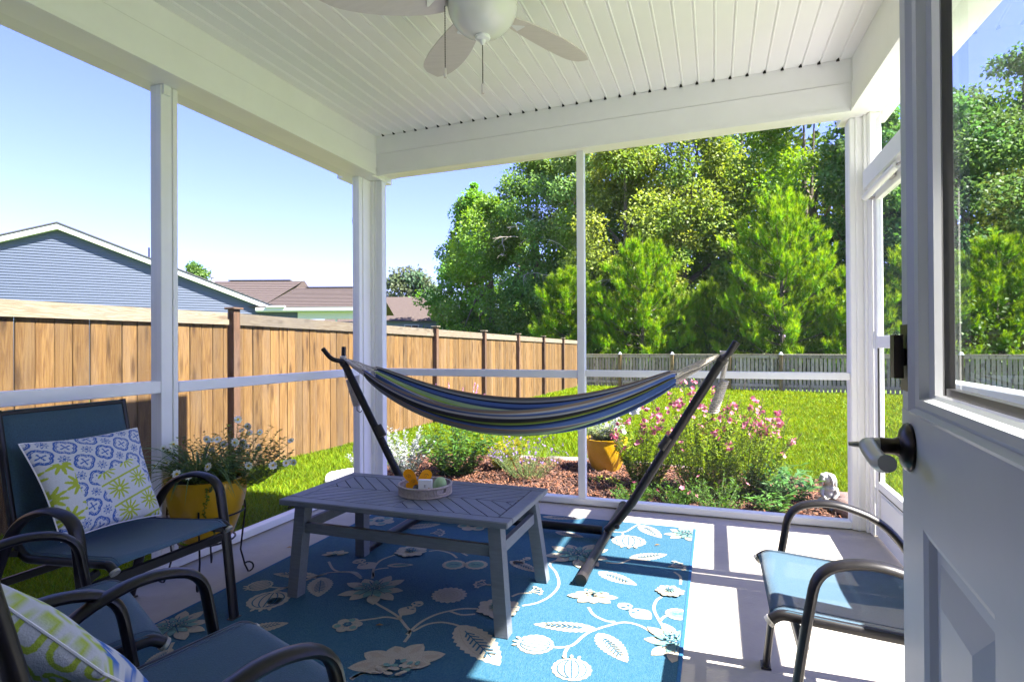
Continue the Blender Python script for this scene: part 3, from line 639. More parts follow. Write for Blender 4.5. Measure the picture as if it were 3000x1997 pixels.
while z < 5.6:
    sr = min(7.4, (5.62 - z) / SL); sl = -min(9.5, (5.62 - z) / SL); sr2 = min(7.4, max((5.62 - z - e) / SL, .02)); sl2 = -min(9.5, max((5.62 - z - e) / SL, .02))
    b = MB(); b.add([N3(sl, z, .03), N3(sr, z, .03), N3(sr2, z + e, .008), N3(sl2, z + e, .008), N3(sl, z, .002), N3(sr, z, .002)], [(0, 1, 2, 3), (0, 4, 5, 1)]); b.build('siding_board', siding, nh)
    z += e
for sg in (-1, 1):                                                       # rake boards and roof slopes
    S1 = 7.9 if sg > 0 else 9.9
    b = MB(); a = N3(0, 5.80, 0); c = N3(sg * S1, roofz(S1), 0)
    b.add([N3(0, 5.80, .24), N3(sg * S1, roofz(S1), .24), N3(sg * S1, roofz(S1) - .20, .24), N3(0, 5.60, .24), N3(0, 5.80, .20), N3(sg * S1, roofz(S1), .20), N3(sg * S1, roofz(S1) - .20, .20), N3(0, 5.60, .20)],
          [(0, 1, 2, 3), (4, 7, 6, 5), (0, 4, 5, 1), (3, 2, 6, 7)]); b.build('rake_board', whitetrim, nh)
    b = MB(); b.add([N3(0, 5.60, .20), N3(sg * S1, roofz(S1) - .20, .20), N3(sg * S1, roofz(S1) - .20, .0), N3(0, 5.60, .0)], [(0, 1, 2, 3)]); b.build('eave_soffit', whitetrim, nh)
    b = MB(); b.add([N3(0, 5.82, .27), N3(sg * (S1 + .05), roofz(S1) + .01, .27), N3(sg * (S1 + .05), roofz(S1) + .01, -14), N3(0, 5.82, -14), N3(0, 5.87, .27), N3(sg * (S1 + .05), roofz(S1) + .06, .27), N3(sg * (S1 + .05), roofz(S1) + .06, -14), N3(0, 5.87, -14)],
          [(0, 1, 2, 3), (4, 7, 6, 5), (0, 4, 5, 1), (1, 5, 6, 2)]); b.build('roof', darkroof, nh)
# the lower wing to the right: gutter, wall, screened opening, brown roof in two steps
RV = Vector((.943, .334, 0)).normalized(); BV = Vector((-.334, .943, 0)).normalized(); G0 = N3(7.2, 0, .0)
def G3(a, z, d): return Vector((G0.x, G0.y, 0)) + RV * a + BV * d + Vector((0, 0, z))
def gbox(b, a0, a1, z0, z1, d0, d1): b.obox(G3((a0 + a1) / 2, (z0 + z1) / 2, (d0 + d1) / 2), RV * (a1 - a0) / 2, BV * (d1 - d0) / 2, Vector((0, 0, (z1 - z0) / 2)))
def GR(a0, a1, z0, d0, z1, d1, nm='roof'):
    b = MB(); k = 14
    for i in range(k):                                                   # shingle courses, each one lapped over the one below
        t0, t1 = i / k, (i + 1) / k; za, zb = z0 + (z1 - z0) * t0, z0 + (z1 - z0) * t1; da, db_ = d0 + (d1 - d0) * t0, d0 + (d1 - d0) * t1
        b.add([G3(a0, za + .03, da), G3(a1, za + .03, da), G3(a1, zb, db_), G3(a0, zb, db_), G3(a0, za, da), G3(a1, za, da)], [(0, 1, 2, 3), (0, 4, 5, 1)])
    b.add([G3(a0, z0, d0), G3(a1, z0, d0), G3(a1, z1, d1), G3(a0, z1, d1), G3(a1, z0, d1 + 4), G3(a0, z0, d1 + 4)], [(3, 2, 4, 5)])
    return b.build(nm, shingle, nh)
GR(-5.2, .10, 2.82, -.3, 4.57, 5.0); GR(.11, 4.35, 2.82, -.3, 4.05, 3.7)
b = MB(); b.add([G3(.105, 4.0, 3.6), G3(.105, 4.60, 5.0), G3(.105, 4.0, 6.4)], [(0, 1, 2)]); b.build('gable_wall', shingle, nh)
b = MB(); gbox(b, -3.9, -.6, 4.58, 4.63, 4.85, 5.15); gbox(b, .7, 4.2, 4.06, 4.11, 3.55, 3.85); b.build('ridge_vent', darkroof, nh)
b = MB(); gbox(b, -.1, 4.35, 2.66, 2.80, -.42, -.30); gbox(b, -.1, 4.35, 2.62, 2.659, -.38, .0); b.build('gutter', whitetrim, nh)
b = MB(); gbox(b, .4, 1.2, 2.801, 2.88, -.5, -.3); b.build('gutter_guard', whitetrim, nh)
b = MB(); gbox(b, -.1, 1.6, -.5, 2.615, .02, .2); b.build('wing_wall', siding, nh)
z = .7
while z < 2.5:
    b = MB(); b.add([G3(0, z, -.01), G3(1.6, z, -.01), G3(1.6, z + e, .015), G3(0, z + e, .015)], [(0, 1, 2, 3)]); b.build('siding_board', siding, nh); z += e
b = MB(); gbox(b, 1.62, 4.3, 2.30, 2.615, -.02, .2); gbox(b, 1.62, 1.74, -.5, 2.299, -.02, .2); f = b.build('porch_frame', whitetrim, nh)
b = MB(); gbox(b, 3.30, 3.37, -.5, 2.299, -.02, .06); b.build('mullion', whitetrim, nh)
b = MB(); gbox(b, 1.745, 3.295, -.5, 2.18, .07, .1); b.build('porch_screen', windowm, nh); b = MB(); gbox(b, 3.375, 4.25, -.5, 2.18, .07, .1); b.build('porch_screen', windowm, nh)
b = MB(); b.tube([N3(2.9, 4.6, -2.0), N3(2.9, 5.45, -2.0)], .035, 6); b.build('vent_pipe', gunm, nh)
b = MB(); q = N3(5.35, 0, -1.5); b.tube([(q.x, q.y, 3.5), (q.x, q.y, 4.22)], .07, 8); b.tube([(q.x, q.y, 4.22), (q.x, q.y, 4.36)], .11, 8); b.build('vent_pipe', whitetrim, nh)
# small far house between the corner post and the trees
fh = thing('far_house', (-21, 38, -.7), 'small far house with brown roof and white windows beyond the fence', 'house')
F0 = Vector((-25.6, 39.8, 0))
def F3(a, z, d): return F0 + RV * a + BV * d + Vector((0, 0, z))
def fbox(b, a0, a1, z0, z1, d0, d1): b.obox(F3((a0 + a1) / 2, (z0 + z1) / 2, (d0 + d1) / 2), RV * (a1 - a0) / 2, BV * (d1 - d0) / 2, Vector((0, 0, (z1 - z0) / 2)))
b = MB(); fbox(b, -4, 5, -.7, 3.0, 0, 6); b.build('wall', mat('grey_siding', (.16, .19, .22), .7, noise=.05), fh)
b = MB(); b.add([F3(-4.3, 3.0, -.4), F3(5.3, 3.0, -.4), F3(3.2, 5.2, 3), F3(-2.2, 5.2, 3), F3(5.3, 3.0, 6.4), F3(-4.3, 3.0, 6.4)], [(0, 1, 2, 3), (1, 4, 2), (4, 5, 3, 2), (5, 0, 3)]); b.build('roof', shingle, fh)
for a0, a1, z0 in ((-1.4, -.5, 1.6), (-.3, .75, 1.6), (2.2, 3.4, 2.2)):
    b = MB(); fbox(b, a0, a1, z0, 2.75, -.06, -.01); w = b.build('window', whitetrim, fh)
    b = MB(); fbox(b, a0 + .1, (a0 + a1) / 2 - .04, z0 + .1, 2.65, -.08, -.061); fbox(b, (a0 + a1) / 2 + .04, a1 - .1, z0 + .1, 2.65, -.08, -.061); o = b.build('pane', windowm, w, world=False)
    o.data.transform(Matrix.Translation(-Vector(fh.location)))

# ================================================================ TREES
def limb_tubes(b, base, targets, r0_, h):
    for t in targets:
        z0 = base[2] + h * random.uniform(.25, .65); p0 = Vector((base[0], base[1], z0)); t = Vector(t); mid = (p0 + t) / 2 + Vector((random.uniform(-.3, .3), random.uniform(-.3, .3), random.uniform(-.1, .5)))
        b.tube([p0, mid, t], [r0_ * .35, r0_ * .2, r0_ * .06], 5, cap=False)
def decid(x, y, h, rx, label, base_col, cat='tree', group='trees behind the back fence', nclump=70, per=190, ls=.15, zlow=.08, lean=0, spire=False, gaps=0., bare=0, name='broadleaf_tree', top=1.0):
    gz_ = gz(y); t = thing(name, (x, y, gz_), label, cat, group)
    b = MB(); H = h - gz_
    b.tube([(x, y, gz_ - .1), (x + .05, y, gz_ + H * .3), (x + lean * .5, y, gz_ + H * .6), (x + lean, y, gz_ + H * .9)], [H * .018 + .05, H * .014 + .03, H * .008 + .02, .02], 8)
    # clump centres on a ragged ellipsoid
    u = rng.uniform(-1, 1, nclump); ph = rng.uniform(0, 2 * pi, nclump); rr = rng.uniform(.45, 1.0, nclump) ** .6 * rng.uniform(.8, 1.12, nclump)
    taper = np.where(u > 0, (1 - u ** 2) ** .5 * (1 - .25 * u * top), (1 - (u * .92) ** 2) ** .35)
    if spire: taper = np.where(u > -.3, np.clip((1 - u) / 1.3, 0, 1) ** .95 + .06, (1 - (u * .92) ** 2) ** .35)
    cxx = x + rx * rr * taper * np.cos(ph) + lean * (u + 1) / 2; cyy_ = y + rx * .8 * rr * taper * np.sin(ph); zc = gz_ + H * (zlow + (1 - zlow) * (u + 1) / 2) * .97 - H * .02
    cr_ = rx * rng.uniform(.20, .34, nclump)
    if spire: cxx = np.append(cxx, x + lean + np.array([.1, -.15, .2, 0, .1])); cyy_ = np.append(cyy_, y + np.zeros(5)); zc = np.append(zc, gz_ + H * np.array([.80, .85, .90, .95, .99])); cr_ = np.append(cr_, rx * np.array([.26, .22, .17, .12, .07]))
    if gaps: k = rng.uniform(size=len(cxx)) > gaps; cxx, cyy_, zc, cr_ = cxx[k], cyy_[k], zc[k], cr_[k]
    nc = len(cxx); limb_tubes(b, (x, y, gz_), [(cxx[i], cyy_[i], zc[i]) for i in rng.permutation(nc)[:9]], H * .03 + .05, H); b.build('trunk', bark, t)
    cc = rng.uniform(.78, 1.30, nc); hue = rng.uniform(-.12, .16, nc)
    per = int(per * 1.75); N = nc * per; ci = np.repeat(np.arange(nc), per)
    d = rdir(N); rad = rng.uniform(.25, 1, N) ** .55 * rng.uniform(.75, 1.15, N)
    P = np.stack([cxx[ci], cyy_[ci], zc[ci]], -1) + d * (cr_[ci] * rad)[:, None] * np.array([1, 1, .72])
    P[:, 2] = np.maximum(P[:, 2], gz_ + .1)
    Dl = unit(d * .6 + rng.normal(size=(N, 3)) * .7 + np.array([0, 0, -.25])); Nn = unit(d * .5 + rng.normal(size=(N, 3)) * .5 + np.array([0, 0, .7]))
    C = np.array(base_col)[None] * 1.85 * cc[ci][:, None] * rng.uniform(.75, 1.3, (N, 1)); C[:, 0] *= 1 + hue[ci] * 1.6
    V, F, C = leaves(P, Dl, Nn, rng.uniform(.8, 1.4, N) * ls * 1.12, ls * .80, np.clip(C, 0, 1))
    o = npmesh('crown', V - np.array([x, y, gz_]), F, leafm, C, t)
    if bare:
        b = MB()
        for i in range(bare):
            a = random.uniform(-2.4, -.7); z0 = gz_ + H * random.uniform(.3, .65); p = Vector((x + rx * .6 * math.cos(a), y + rx * .8 * math.sin(a), z0)); pth = [p]
            dr_ = Vector((random.uniform(-1, 1), -.55, random.uniform(-.5, .1))).normalized()
            for k in range(6): dr_ = (dr_ + Vector((random.uniform(-.35, .35), random.uniform(-.3, .2), random.uniform(-.35, .25)))).normalized(); p = p + dr_ * .32; pth.append(p)
            b.tube(pth, [.028, .024, .02, .016, .012, .009, .005], 5)
            for k in (2, 3, 4, 5):
                q = pth[k]; e_ = (dr_ + Vector((random.uniform(-1, 1), random.uniform(-.4, .3), random.uniform(-.8, .6)))).normalized(); b.tube([q, q + e_ * .25, q + e_ * .45 + Vector((0, 0, -.06))], [.010, .007, .003], 4)
        b.build('bare_branch', palebark, t)
    return t
GD = (.055, .110, .020)
decid(-35.3, 61.8, 10.2, 5.0, 'dusty grey-green oak in the distance, left of the tall trees', (.055, .078, .042), ls=.34, nclump=75, per=120)
decid(-33.6, 66.5, 7.2, 4.2, 'low dusty oak crown reaching over the small far roof', (.055, .078, .042), ls=.34, nclump=45, per=100)
decid(-38.2, 34.2, 7.75, 2.1, 'small round green tree rising behind the blue gable roof', (.045, .095, .02), ls=.19, nclump=40, per=110, group=None)
decid(-16.9, 39.2, 13.0, 3.4, 'bright green tree with the pointed top, at the left end of the row', (.075, .150, .022), nclump=110, per=160, ls=.19, zlow=.05, spire=True, gaps=.05)
decid(-14.2, 36.0, 11.2, 3.4, 'mid green tree between the pointed tree and the tall dark one', (.078, .145, .024), nclump=80, per=170, ls=.18, zlow=.04)
decid(-10.2, 33.4, 13.0, 3.7, 'tall dark green tree with pale bare twigs left of the middle window bar', (.060, .110, .024), nclump=110, per=190, ls=.16, zlow=.03, bare=7)
decid(-7.0, 31.8, 13.6, 3.4, 'grey-green tree directly behind the middle window bar', (.080, .125, .036), nclump=100, per=190, ls=.15, zlow=.05, bare=4)
decid(-4.2, 29.0, 11.8, 3.2, 'olive-green elm right of the middle window bar', (.100, .140, .026), nclump=110, per=200, ls=.135, zlow=.04, bare=2)
decid(-1.6, 31.0, 14.6, 3.6, 'tall olive tree reaching above the beam, between the two young pines', (.080, .125, .022), nclump=110, per=200, ls=.145, zlow=.05)
decid(1.4, 33.3, 15.6, 3.6, 'tall yellow-green tree behind the tip of the larger young pine', (.075, .130, .018), nclump=100, per=190, ls=.15, zlow=.05, gaps=.1)
decid(4.2, 31.5, 14.2, 3.2, 'light-topped tree with sky showing through, near the right post', (.085, .150, .018), nclump=80, per=170, ls=.16, zlow=.03, gaps=.22)
decid(6.6, 29.2, 12.0, 3.0, 'dark glossy broad-leaved tree against the right corner post', (.048, .105, .026), nclump=100, per=190, ls=.17, zlow=.02)
decid(10.4, 31.8, 13.6, 3.9, 'tall tree filling the upper part of the screen door', (.055, .100, .030), nclump=100, per=180, ls=.17, zlow=.03)
decid(13.9, 33.8, 15.5, 4.1, 'tall ragged tree against the sky in the door glass', (.050, .095, .028), nclump=90, per=180, ls=.18, zlow=.03, gaps=.12)
decid(18.6, 32.6, 14.5, 4.2, 'last tall tree of the row, at the right edge of the door glass', (.055, .100, .026), nclump=70, per=150, ls=.2, zlow=.03)

def pine(x, y, h, rx, label, bright=1.0, whorls=11, seed=0):
    rnd = random.Random(seed); g = gz(y); H = h - g; t = thing('young_pine', (x, y, g), label, 'pine tree', 'young pines just behind the picket fence')
    b = MB(); b.tube([(x, y, g - .1), (x, y, g + H * .5), (x + .02, y, g + H * .97)], [.10, .06, .015], 8)
    tips = []
    for w in range(whorls):
        f = (w + .5) / whorls; z = g + H * (.04 + .86 * f); rr = rx * 1.10 * (1 - f) ** .60 * (1.05 - .18 * (1 - f) ** 4) + .15 + rnd.uniform(-.12, .12); nb_ = rnd.randint(6, 8); a0 = rnd.uniform(0, 6.28)
        for k in range(nb_):
            a = a0 + 2 * pi * k / nb_ + rnd.uniform(-.3, .3); L_ = rr * rnd.uniform(.72, 1.15); p0 = Vector((x, y, z)); dr_ = Vector((math.cos(a), math.sin(a), 0)); rise = .35 + .55 * f
            p1 = p0 + dr_ * L_ * .55 + Vector((0, 0, L_ * rise * .3)); p2 = p0 + dr_ * L_ + Vector((0, 0, L_ * rise * .8)); b.tube([p0, p1, p2], [.03 * (1.1 - f), .018, .007], 5, cap=False)
            m_ = max(3, int(L_ / .17))
            for j in range(m_):
                s_ = .30 + .70 * (j + 1) / m_; q = p0.lerp(p1, s_ / .55) if s_ < .55 else p1.lerp(p2, (s_ - .55) / .45)
                for _ in range(2 if j < m_ - 1 else 3):
                    o_ = Vector((rnd.uniform(-1, 1), rnd.uniform(-1, 1), rnd.uniform(-.2, .9))) * .22 * min(1, L_)
                    tips.append((q + o_, (dr_ * rnd.uniform(.1, .7) + Vector((rnd.uniform(-.35, .35), rnd.uniform(-.35, .35), 1.0 + .8 * f))).normalized(), s_))
    for k in range(5): tips.append((Vector((x + rnd.uniform(-.12, .12), y + rnd.uniform(-.12, .12), g + H * rnd.uniform(.86, .98))), Vector((rnd.uniform(-.1, .1), rnd.uniform(-.1, .1), 1)), 1.2))
    b.build('trunk', bark, t)
    T = np.array([p for p, _, _ in tips]); Dn = np.array([d for _, d, _ in tips]); Sx_ = np.array([s for _, _, s in tips]); nt_ = len(T); per = 60; N = nt_ * per; ci = np.repeat(np.arange(nt_), per)
    al = rng.uniform(0, .30, N); P = T[ci] + Dn[ci] * al[:, None]
    d = unit(Dn[ci] * 1.0 + rdir(N) * .95 * (1.05 - al[:, None] * 1.6)); tone = rng.uniform(.7, 1.25, nt_) * (.75 + .4 * Sx_)
    C = np.array([.150, .250, .010])[None] * bright * tone[ci][:, None] * rng.uniform(.8, 1.2, (N, 1)); C[:, 0] *= (.65 + 1.5 * al)
    L_ = rng.uniform(.15, .25, N)[:, None]; S = unit(np.cross(d, rdir(N))) * .012
    V = np.stack([P - S, P + S, P + d * L_], 1).reshape(-1, 3); F = np.arange(3 * N).reshape(N, 3)
    npmesh('needles', V - np.array([x, y, g]), F, leafm, np.repeat(np.clip(C, 0, 1), 3, 0), t); return t
pine(-2.95, 25.2, 5.75, 2.1, 'bright young pine just right of the middle window bar', 1.15, 11, 1)
pine(2.5, 25.0, 7.2, 2.6, 'largest young pine, with tall spiky leaders, left of the right corner post', 1.15, 13, 2)
pine(-6.3, 25.6, 4.7, 1.7, 'young pine half hidden by the middle window bar', .95, 9, 3)
pine(-.2, 26.4, 3.7, 1.7, 'short dark pine in the dip between the two bright pines', .8, 8, 4)
pine(4.9, 24.2, 3.9, 1.3, 'small young pine cut by the right corner post', 1.0, 8, 5)
pine(7.2, 25.4, 5.1, 1.8, 'young pine seen through the screen door', .95, 10, 6)
pine(9.9, 26.2, 5.2, 1.9, 'bright young pine seen through the left part of the door glass', 1.0, 10, 7)
pine(12.6, 27.2, 4.4, 1.8, 'low young pine at the right edge of the door glass', .95, 9, 8)
# undergrowth and the far wood
def mass(name, N, fx, fy, fz, ls, col, kind='stuff'):
    x = fx(N); y = fy(N, x); z = fz(N, x, y); P = np.stack([x, y, z], -1); tone = (.7 + .6 * (.5 + .5 * np.sin(x * 1.9 + z * 2.3) * np.cos(x * .77 - z * 1.1)))
    C = np.array(col)[None] * tone[:, None] * rng.uniform(.7, 1.35, (N, 1))
    V, F, C = leaves(P, rdir(N, (0, -.2, -.3)), rdir(N, (0, -.5, .8)), rng.uniform(.7, 1.3, N) * ls, ls * .6, C); return tag(npmesh(name, V, F, leafm, C), kind=kind)
mass('underbrush', 42000, lambda n: rng.uniform(-12, 17, n), lambda n, x: 27.0 - .12 * x + rng.normal(size=n) * 1.3 + np.where(x < -6, (-6 - x) * .9, 0),
     lambda n, x, y: -.6 + rng.uniform(0, 1, n) ** 1.2 * (2.6 + 1.1 * np.sin(x * 1.7) + .7 * np.sin(x * 4.1 + 1)), .15, (.075, .140, .018))
mass('distant_wood', 95000, lambda n: rng.uniform(-26, 40, n), lambda n, x: 40 + rng.uniform(0, 6, n) + np.where(x < -10, (-10 - x) * .55, 0),
     lambda n, x, y: -1 + rng.uniform(0, 1, n) * (15.5 + 1.5 * np.sin(x * .5) - np.where(x < -4, (-4 - x) * .72, 0)), .42, (.075, .125, .022))
mass('hedge_growth', 9000, lambda n: rng.uniform(-23, -9, n), lambda n, x: 30 - .55 * (x + 9) + rng.normal(size=n) * 1.0,
     lambda n, x, y: -.8 + rng.uniform(0, 1, n) ** 1.1 * (2.5 + .7 * np.sin(x * 1.3)), .2, (.075, .135, .022))

# ================================================================ BED PLANTS
def bz(x, y): return float(bedz(np.array(x), np.array(y)))
def stem_path(x, y, z, az, lean, h, k=5, curl=.0):
    p = np.array([x, y, z], float); d = np.array([math.cos(az) * lean, math.sin(az) * lean, 1.0]); out = [p.copy()]
    for i in range(k): d = d + np.array([math.cos(az), math.sin(az), 0]) * curl / k; d = d / np.linalg.norm(d); p = p + d * h / k; out.append(p.copy())
    return out
def herb(name, label, cat, x, y, rad, h, nst, leafL, leafW, col, lean=.35, per=16, curl=.2, droop=.3, mat_=None, group=None, wy=.7, hv=.25, upleaf=.4, z=None, stemr=.0025):
    """many stems with leaves all along; returns the thing and the stem tips"""
    z = bz(x, y) if z is None else z; t = thing(name, (x, y, z), label, cat, group); b = MB(); Ps, Ds, Ns = [], [], []; tips = []
    for i in range(nst):
        a = random.uniform(0, 2 * pi); r = rad * math.sqrt(random.random()); hh = h * random.uniform(1 - hv, 1.05) * (1 - .28 * (r / rad) ** 2)
        sx, sy = x + .35 * r * math.cos(a), y + .35 * r * math.sin(a) * wy
        pth = stem_path(sx, sy, z - .01, a, lean * (r / rad) * 1.6 + random.uniform(-.05, .08), hh, 5, curl); b.tube(pth, [stemr, stemr, stemr * .9, stemr * .8, stemr * .6, stemr * .4], 4, cap=False)
        tips.append((pth[-1], unit(pth[-1] - pth[-2])))
        for j in range(per):
            s = (j + .5) / per * 5; k = min(int(s), 4); q = pth[k] + (pth[k + 1] - pth[k]) * (s - k); th = random.uniform(0, 2 * pi)
            Ps.append(q); Ds.append([math.cos(th), math.sin(th), upleaf - droop * random.random()]); Ns.append([random.uniform(-.3, .3), random.uniform(-.3, .3), 1])
    b.build('stem', stemg, t)
    n = len(Ps); P = np.array(Ps); C = tint(col, n, .3, .12); V, F, C = leaves(P, np.array(Ds), np.array(Ns), rng.uniform(.6, 1.2, n) * leafL, leafW, C)
    npmesh('foliage', V - np.array([x, y, z]), F, mat_ or leafm, C, t); return t, tips
def blooms(t, pts, size, col, per=7, spread=1.0, name='blossom', yellow_eye=False, m=None):
    """small flowers: each a ring of petals; one mesh"""
    L0 = np.array(t.location); parts = []
    for p, d in pts:
        d = unit(np.array(d, float)); u_ = unit(np.cross(d, [.3, .5, .81])); v_ = np.cross(d, u_); a = np.linspace(0, 2 * pi, per, endpoint=False) + random.random()
        D = u_ * np.cos(a)[:, None] + v_ * np.sin(a)[:, None] + d * (.45 * spread); P = np.repeat(np.array(p, float)[None], per, 0); N = np.repeat(d[None], per, 0)
        s = size * random.uniform(.75, 1.2); parts.append(leaves(P, D, N, s, s * 1.0, tint(col, per, .15, .08), fold=.05))
        if yellow_eye: parts.append(leaves(P + d * s * .25, D, N, s * .32, s * .4, tint((.7, .55, .02), per, .1)))
    V, F, C = merge(parts); return npmesh(name, V - L0, F, m or petalm, C, t)
# dusty miller, silver
t, tp = herb('dusty_miller', 'silver-white dusty miller beside the left corner post', 'plant', -2.95, 5.05, .30, .52, 46, .055, .022, (.34, .37, .36), per=22, lean=.4, upleaf=.7)
t, tp = herb('dusty_miller', 'smaller silver dusty miller at the front left end of the bed', 'plant', -3.12, 4.75, .16, .40, 22, .05, .02, (.34, .37, .36), per=20, lean=.35, upleaf=.7)
# leafy plant with pink veronica spikes
t, tp = herb('spike_plant', 'dark leafy plant with pale pink flower spikes behind the table tray', 'plant', -2.45, 5.25, .40, .62, 60, .095, .024, (.052, .125, .016), per=18, lean=.42, mat_=glossleaf)
def spikes(t, base, n, rad, h, col, sl=.12, size=.010, lean=.25, seedcol=None, name='flower_spike'):
    b = MB(); parts = []; x, y, z = base
    for i in range(n):
        a = random.uniform(0, 2 * pi); r = rad * random.random(); pth = stem_path(x + r * math.cos(a) * .6, y + r * math.sin(a) * .5, z, a, lean * random.random(), h * random.uniform(.75, 1.08), 5, .1); b.tube(pth, .0022, 4, cap=False)
        m_ = 34; s = rng.uniform(0, 1, m_); P = pth[-1][None] + (pth[-1] - pth[-2])[None] / np.linalg.norm(pth[-1] - pth[-2]) * (s[:, None] * sl - sl * .3); D = rdir(m_, (0, 0, .6))
        parts.append(leaves(P, D, rdir(m_), size * (1.25 - s * .8), size * .7, tint(col if random.random() < .75 or seedcol is None else seedcol, m_, .2, .1)))
    V, F, C = merge(parts); o = npmesh(name, V - np.array(t.location), F, petalm, C, t); b.build('flower_stem', stemg, t)
spikes(t, (-2.5, 5.3, t.location.z + .1), 12, .38, .72, (.62, .30, .50), .10, .014, seedcol=(.26, .20, .08)); 
# yellow-green plant behind
t, tp = herb('yellow_perennial', 'yellow-leaved plant between the spike plant and the lavender', 'plant', -2.12, 5.65, .26, .42, 34, .07, .028, (.26, .24, .012), per=14)
# lavender
t, tp = herb('lavender', 'wispy grey-green lavender with small violet tips in front of the stones', 'plant', -1.75, 5.35, .46, .46, 120, .038, .0045, (.17, .235, .075), per=15, lean=.55, upleaf=.9, stemr=.0016)
blooms(t, [(p, d) for p, d in tp if random.random() < .8] + [(p - d * .02, d) for p, d in tp[::3]], .016, (.28, .20, .42), per=6, spread=2.2)
# pink snapdragons: three loose plants side by side
for (x, y, rr, h, ns, lb) in ((-.62, 5.35, .30, .70, 44, 'left pink snapdragon plant, behind the hammock pole'), (-.12, 5.15, .38, 1.02, 74, 'tallest pink snapdragon bush, in the middle of the right window'), (.22, 5.25, .28, .90, 46, 'right-hand pink snapdragon plant with dark seed stalks')):
    t, tp = herb('snapdragon', lb, 'plant', x, y, rr, h, int(ns * 1.25), .050, .0165, (.140, .215, .016), per=44, lean=.36, curl=.0, upleaf=.55, group='pink snapdragons', stemr=.003)
    fl = []
    for p, d in tp:
        if random.random() < .50:
            for k in range(random.randint(2, 5)): fl.append((p + np.array([random.uniform(-.022, .022), random.uniform(-.022, .022), random.uniform(-.05, .03)]), rdir(1, (0, -.6, .4))[0]))
    blooms(t, fl, .025, (.52, .17, .25), per=5)
    b = MB()
    for p, d in tp[::4]:
        q = p + d * .10; b.tube([p, q], .0018, 4)
        for k in range(9): e_ = p + d * .012 * k; b.ell(e_ + np.array([random.uniform(-.008, .008), random.uniform(-.008, .008), 0]), (.004, .004, .005), 5, 3)
    b.build('seed_stalk', MATS.get('seed') or mat('seed', (.07, .05, .03), .8), t)
# low plants in front
for (x, y, rr, h, ns, lb) in ((-.62, 4.68, .24, .22, 50, 'low dark green mound at the foot of the hammock pole'), (.02, 4.62, .22, .34, 52, 'low bright green clump in front of the tallest snapdragons'), (-.30, 4.78, .20, .26, 40, 'small green clump between the two front mounds')):
    t, tp = herb('low_perennial', lb, 'plant', x, y, rr, h, ns, .04, .011, (.060, .135, .020), per=16, lean=.6, upleaf=.6)
    blooms(t, [(p, d) for p, d in tp[::22]], .022, (.60, .2, .28), per=5)
# spiky-leaved daylily and veronica at the right
t, tp = herb('veronica', 'broad-leaved plant with thin dark seed spikes left of the white statue', 'plant', .52, 5.25, .32, .36, 46, .13, .026, (.060, .150, .035), per=9, lean=.6, mat_=glossleaf, upleaf=.5)
spikes(t, (.48, 5.3, t.location.z + .1), 9, .25, .62, (.055, .045, .045), .20, .010, lean=.45)
t, tp = herb('leafy_clump', 'low glossy clump beside the foot of the statue', 'plant', .40, 4.86, .15, .20, 22, .08, .022, (.065, .16, .03), per=8, lean=.7, mat_=glossleaf)
# grey ground plants by the pot
t, tp = herb('creeping_plant', 'few small yellow-green creepers on the mulch below the yellow garden pot', 'plant', -1.0, 5.45, .34, .08, 40, .035, .024, (.24, .32, .04), per=5, lean=1.5, curl=.4)

def yellow_pot(x, y, z, r_top, h, label, name='flower_pot'):
    t = thing(name, (x, y, z), label, 'flower pot')
    def swirl(a, zz): 
        s = max(0, math.sin(6 * a + zz * 16)) ** 3; return 1 + .022 * s * (1 if .06 * h < zz < .88 * h else 0)
    prof = [(.001, 0)] + [(r_top * (.60 + .40 * math.sin(min(1, f * 1.05) * pi / 2) ** .9), h * f) for f in np.linspace(0, .96, 18)] + [(r_top * 1.04, h * .965), (r_top * 1.05, h), (r_top * .97, h), (r_top * .95, h * .93)]
    b = MB(); b.lathe(prof, (x, y, z), 96, fn=lambda a, zz: swirl(a, zz)); b.build('bowl', yellow, t, smooth=True)
    b = MB(); b.lathe([(r_top * .95, h * .90), (.001, h * .93)], (x, y, z), 24); b.build('soil', soil, t); return t
# garden pot
PG = (-1.08, 5.95); zg = bz(*PG)
yellow_pot(PG[0], PG[1], zg, .215, .34, 'yellow swirl-patterned pot standing on the mulch behind the hammock')
t, tp = herb('potted_plant', 'silver and green plant with white petunias in the yellow garden pot', 'plant', PG[0], PG[1], .24, .26, 60, .05, .018, (.20, .24, .12), per=12, lean=.8, z=zg + .32)
V_ = [(p, d) for p, d in tp if p[0] > PG[0] + .05][:9]; blooms(t, V_ + [(np.array([PG[0] + .28 + random.uniform(-.06, .06), PG[1] + .05, zg + .62 + random.uniform(-.05, .05)]), (.1, -.7, .5)) for _ in range(5)], .035, (.52, .52, .50), per=5)
sil = herb('dusty_miller', 'silver dusty miller growing in the yellow garden pot', 'plant', PG[0] + .02, PG[1] - .03, .12, .30, 22, .045, .018, (.36, .40, .37), per=18, z=zg + .32, upleaf=.7)
iv = herb('trailing_ivy', 'variegated ivy hanging over the right rim of the yellow garden pot', 'plant', PG[0] + .19, PG[1] - .06, .10, .16, 16, .038, .03, (.45, .50, .10), per=9, z=zg + .27, lean=1.6, curl=-.2, droop=1.6)
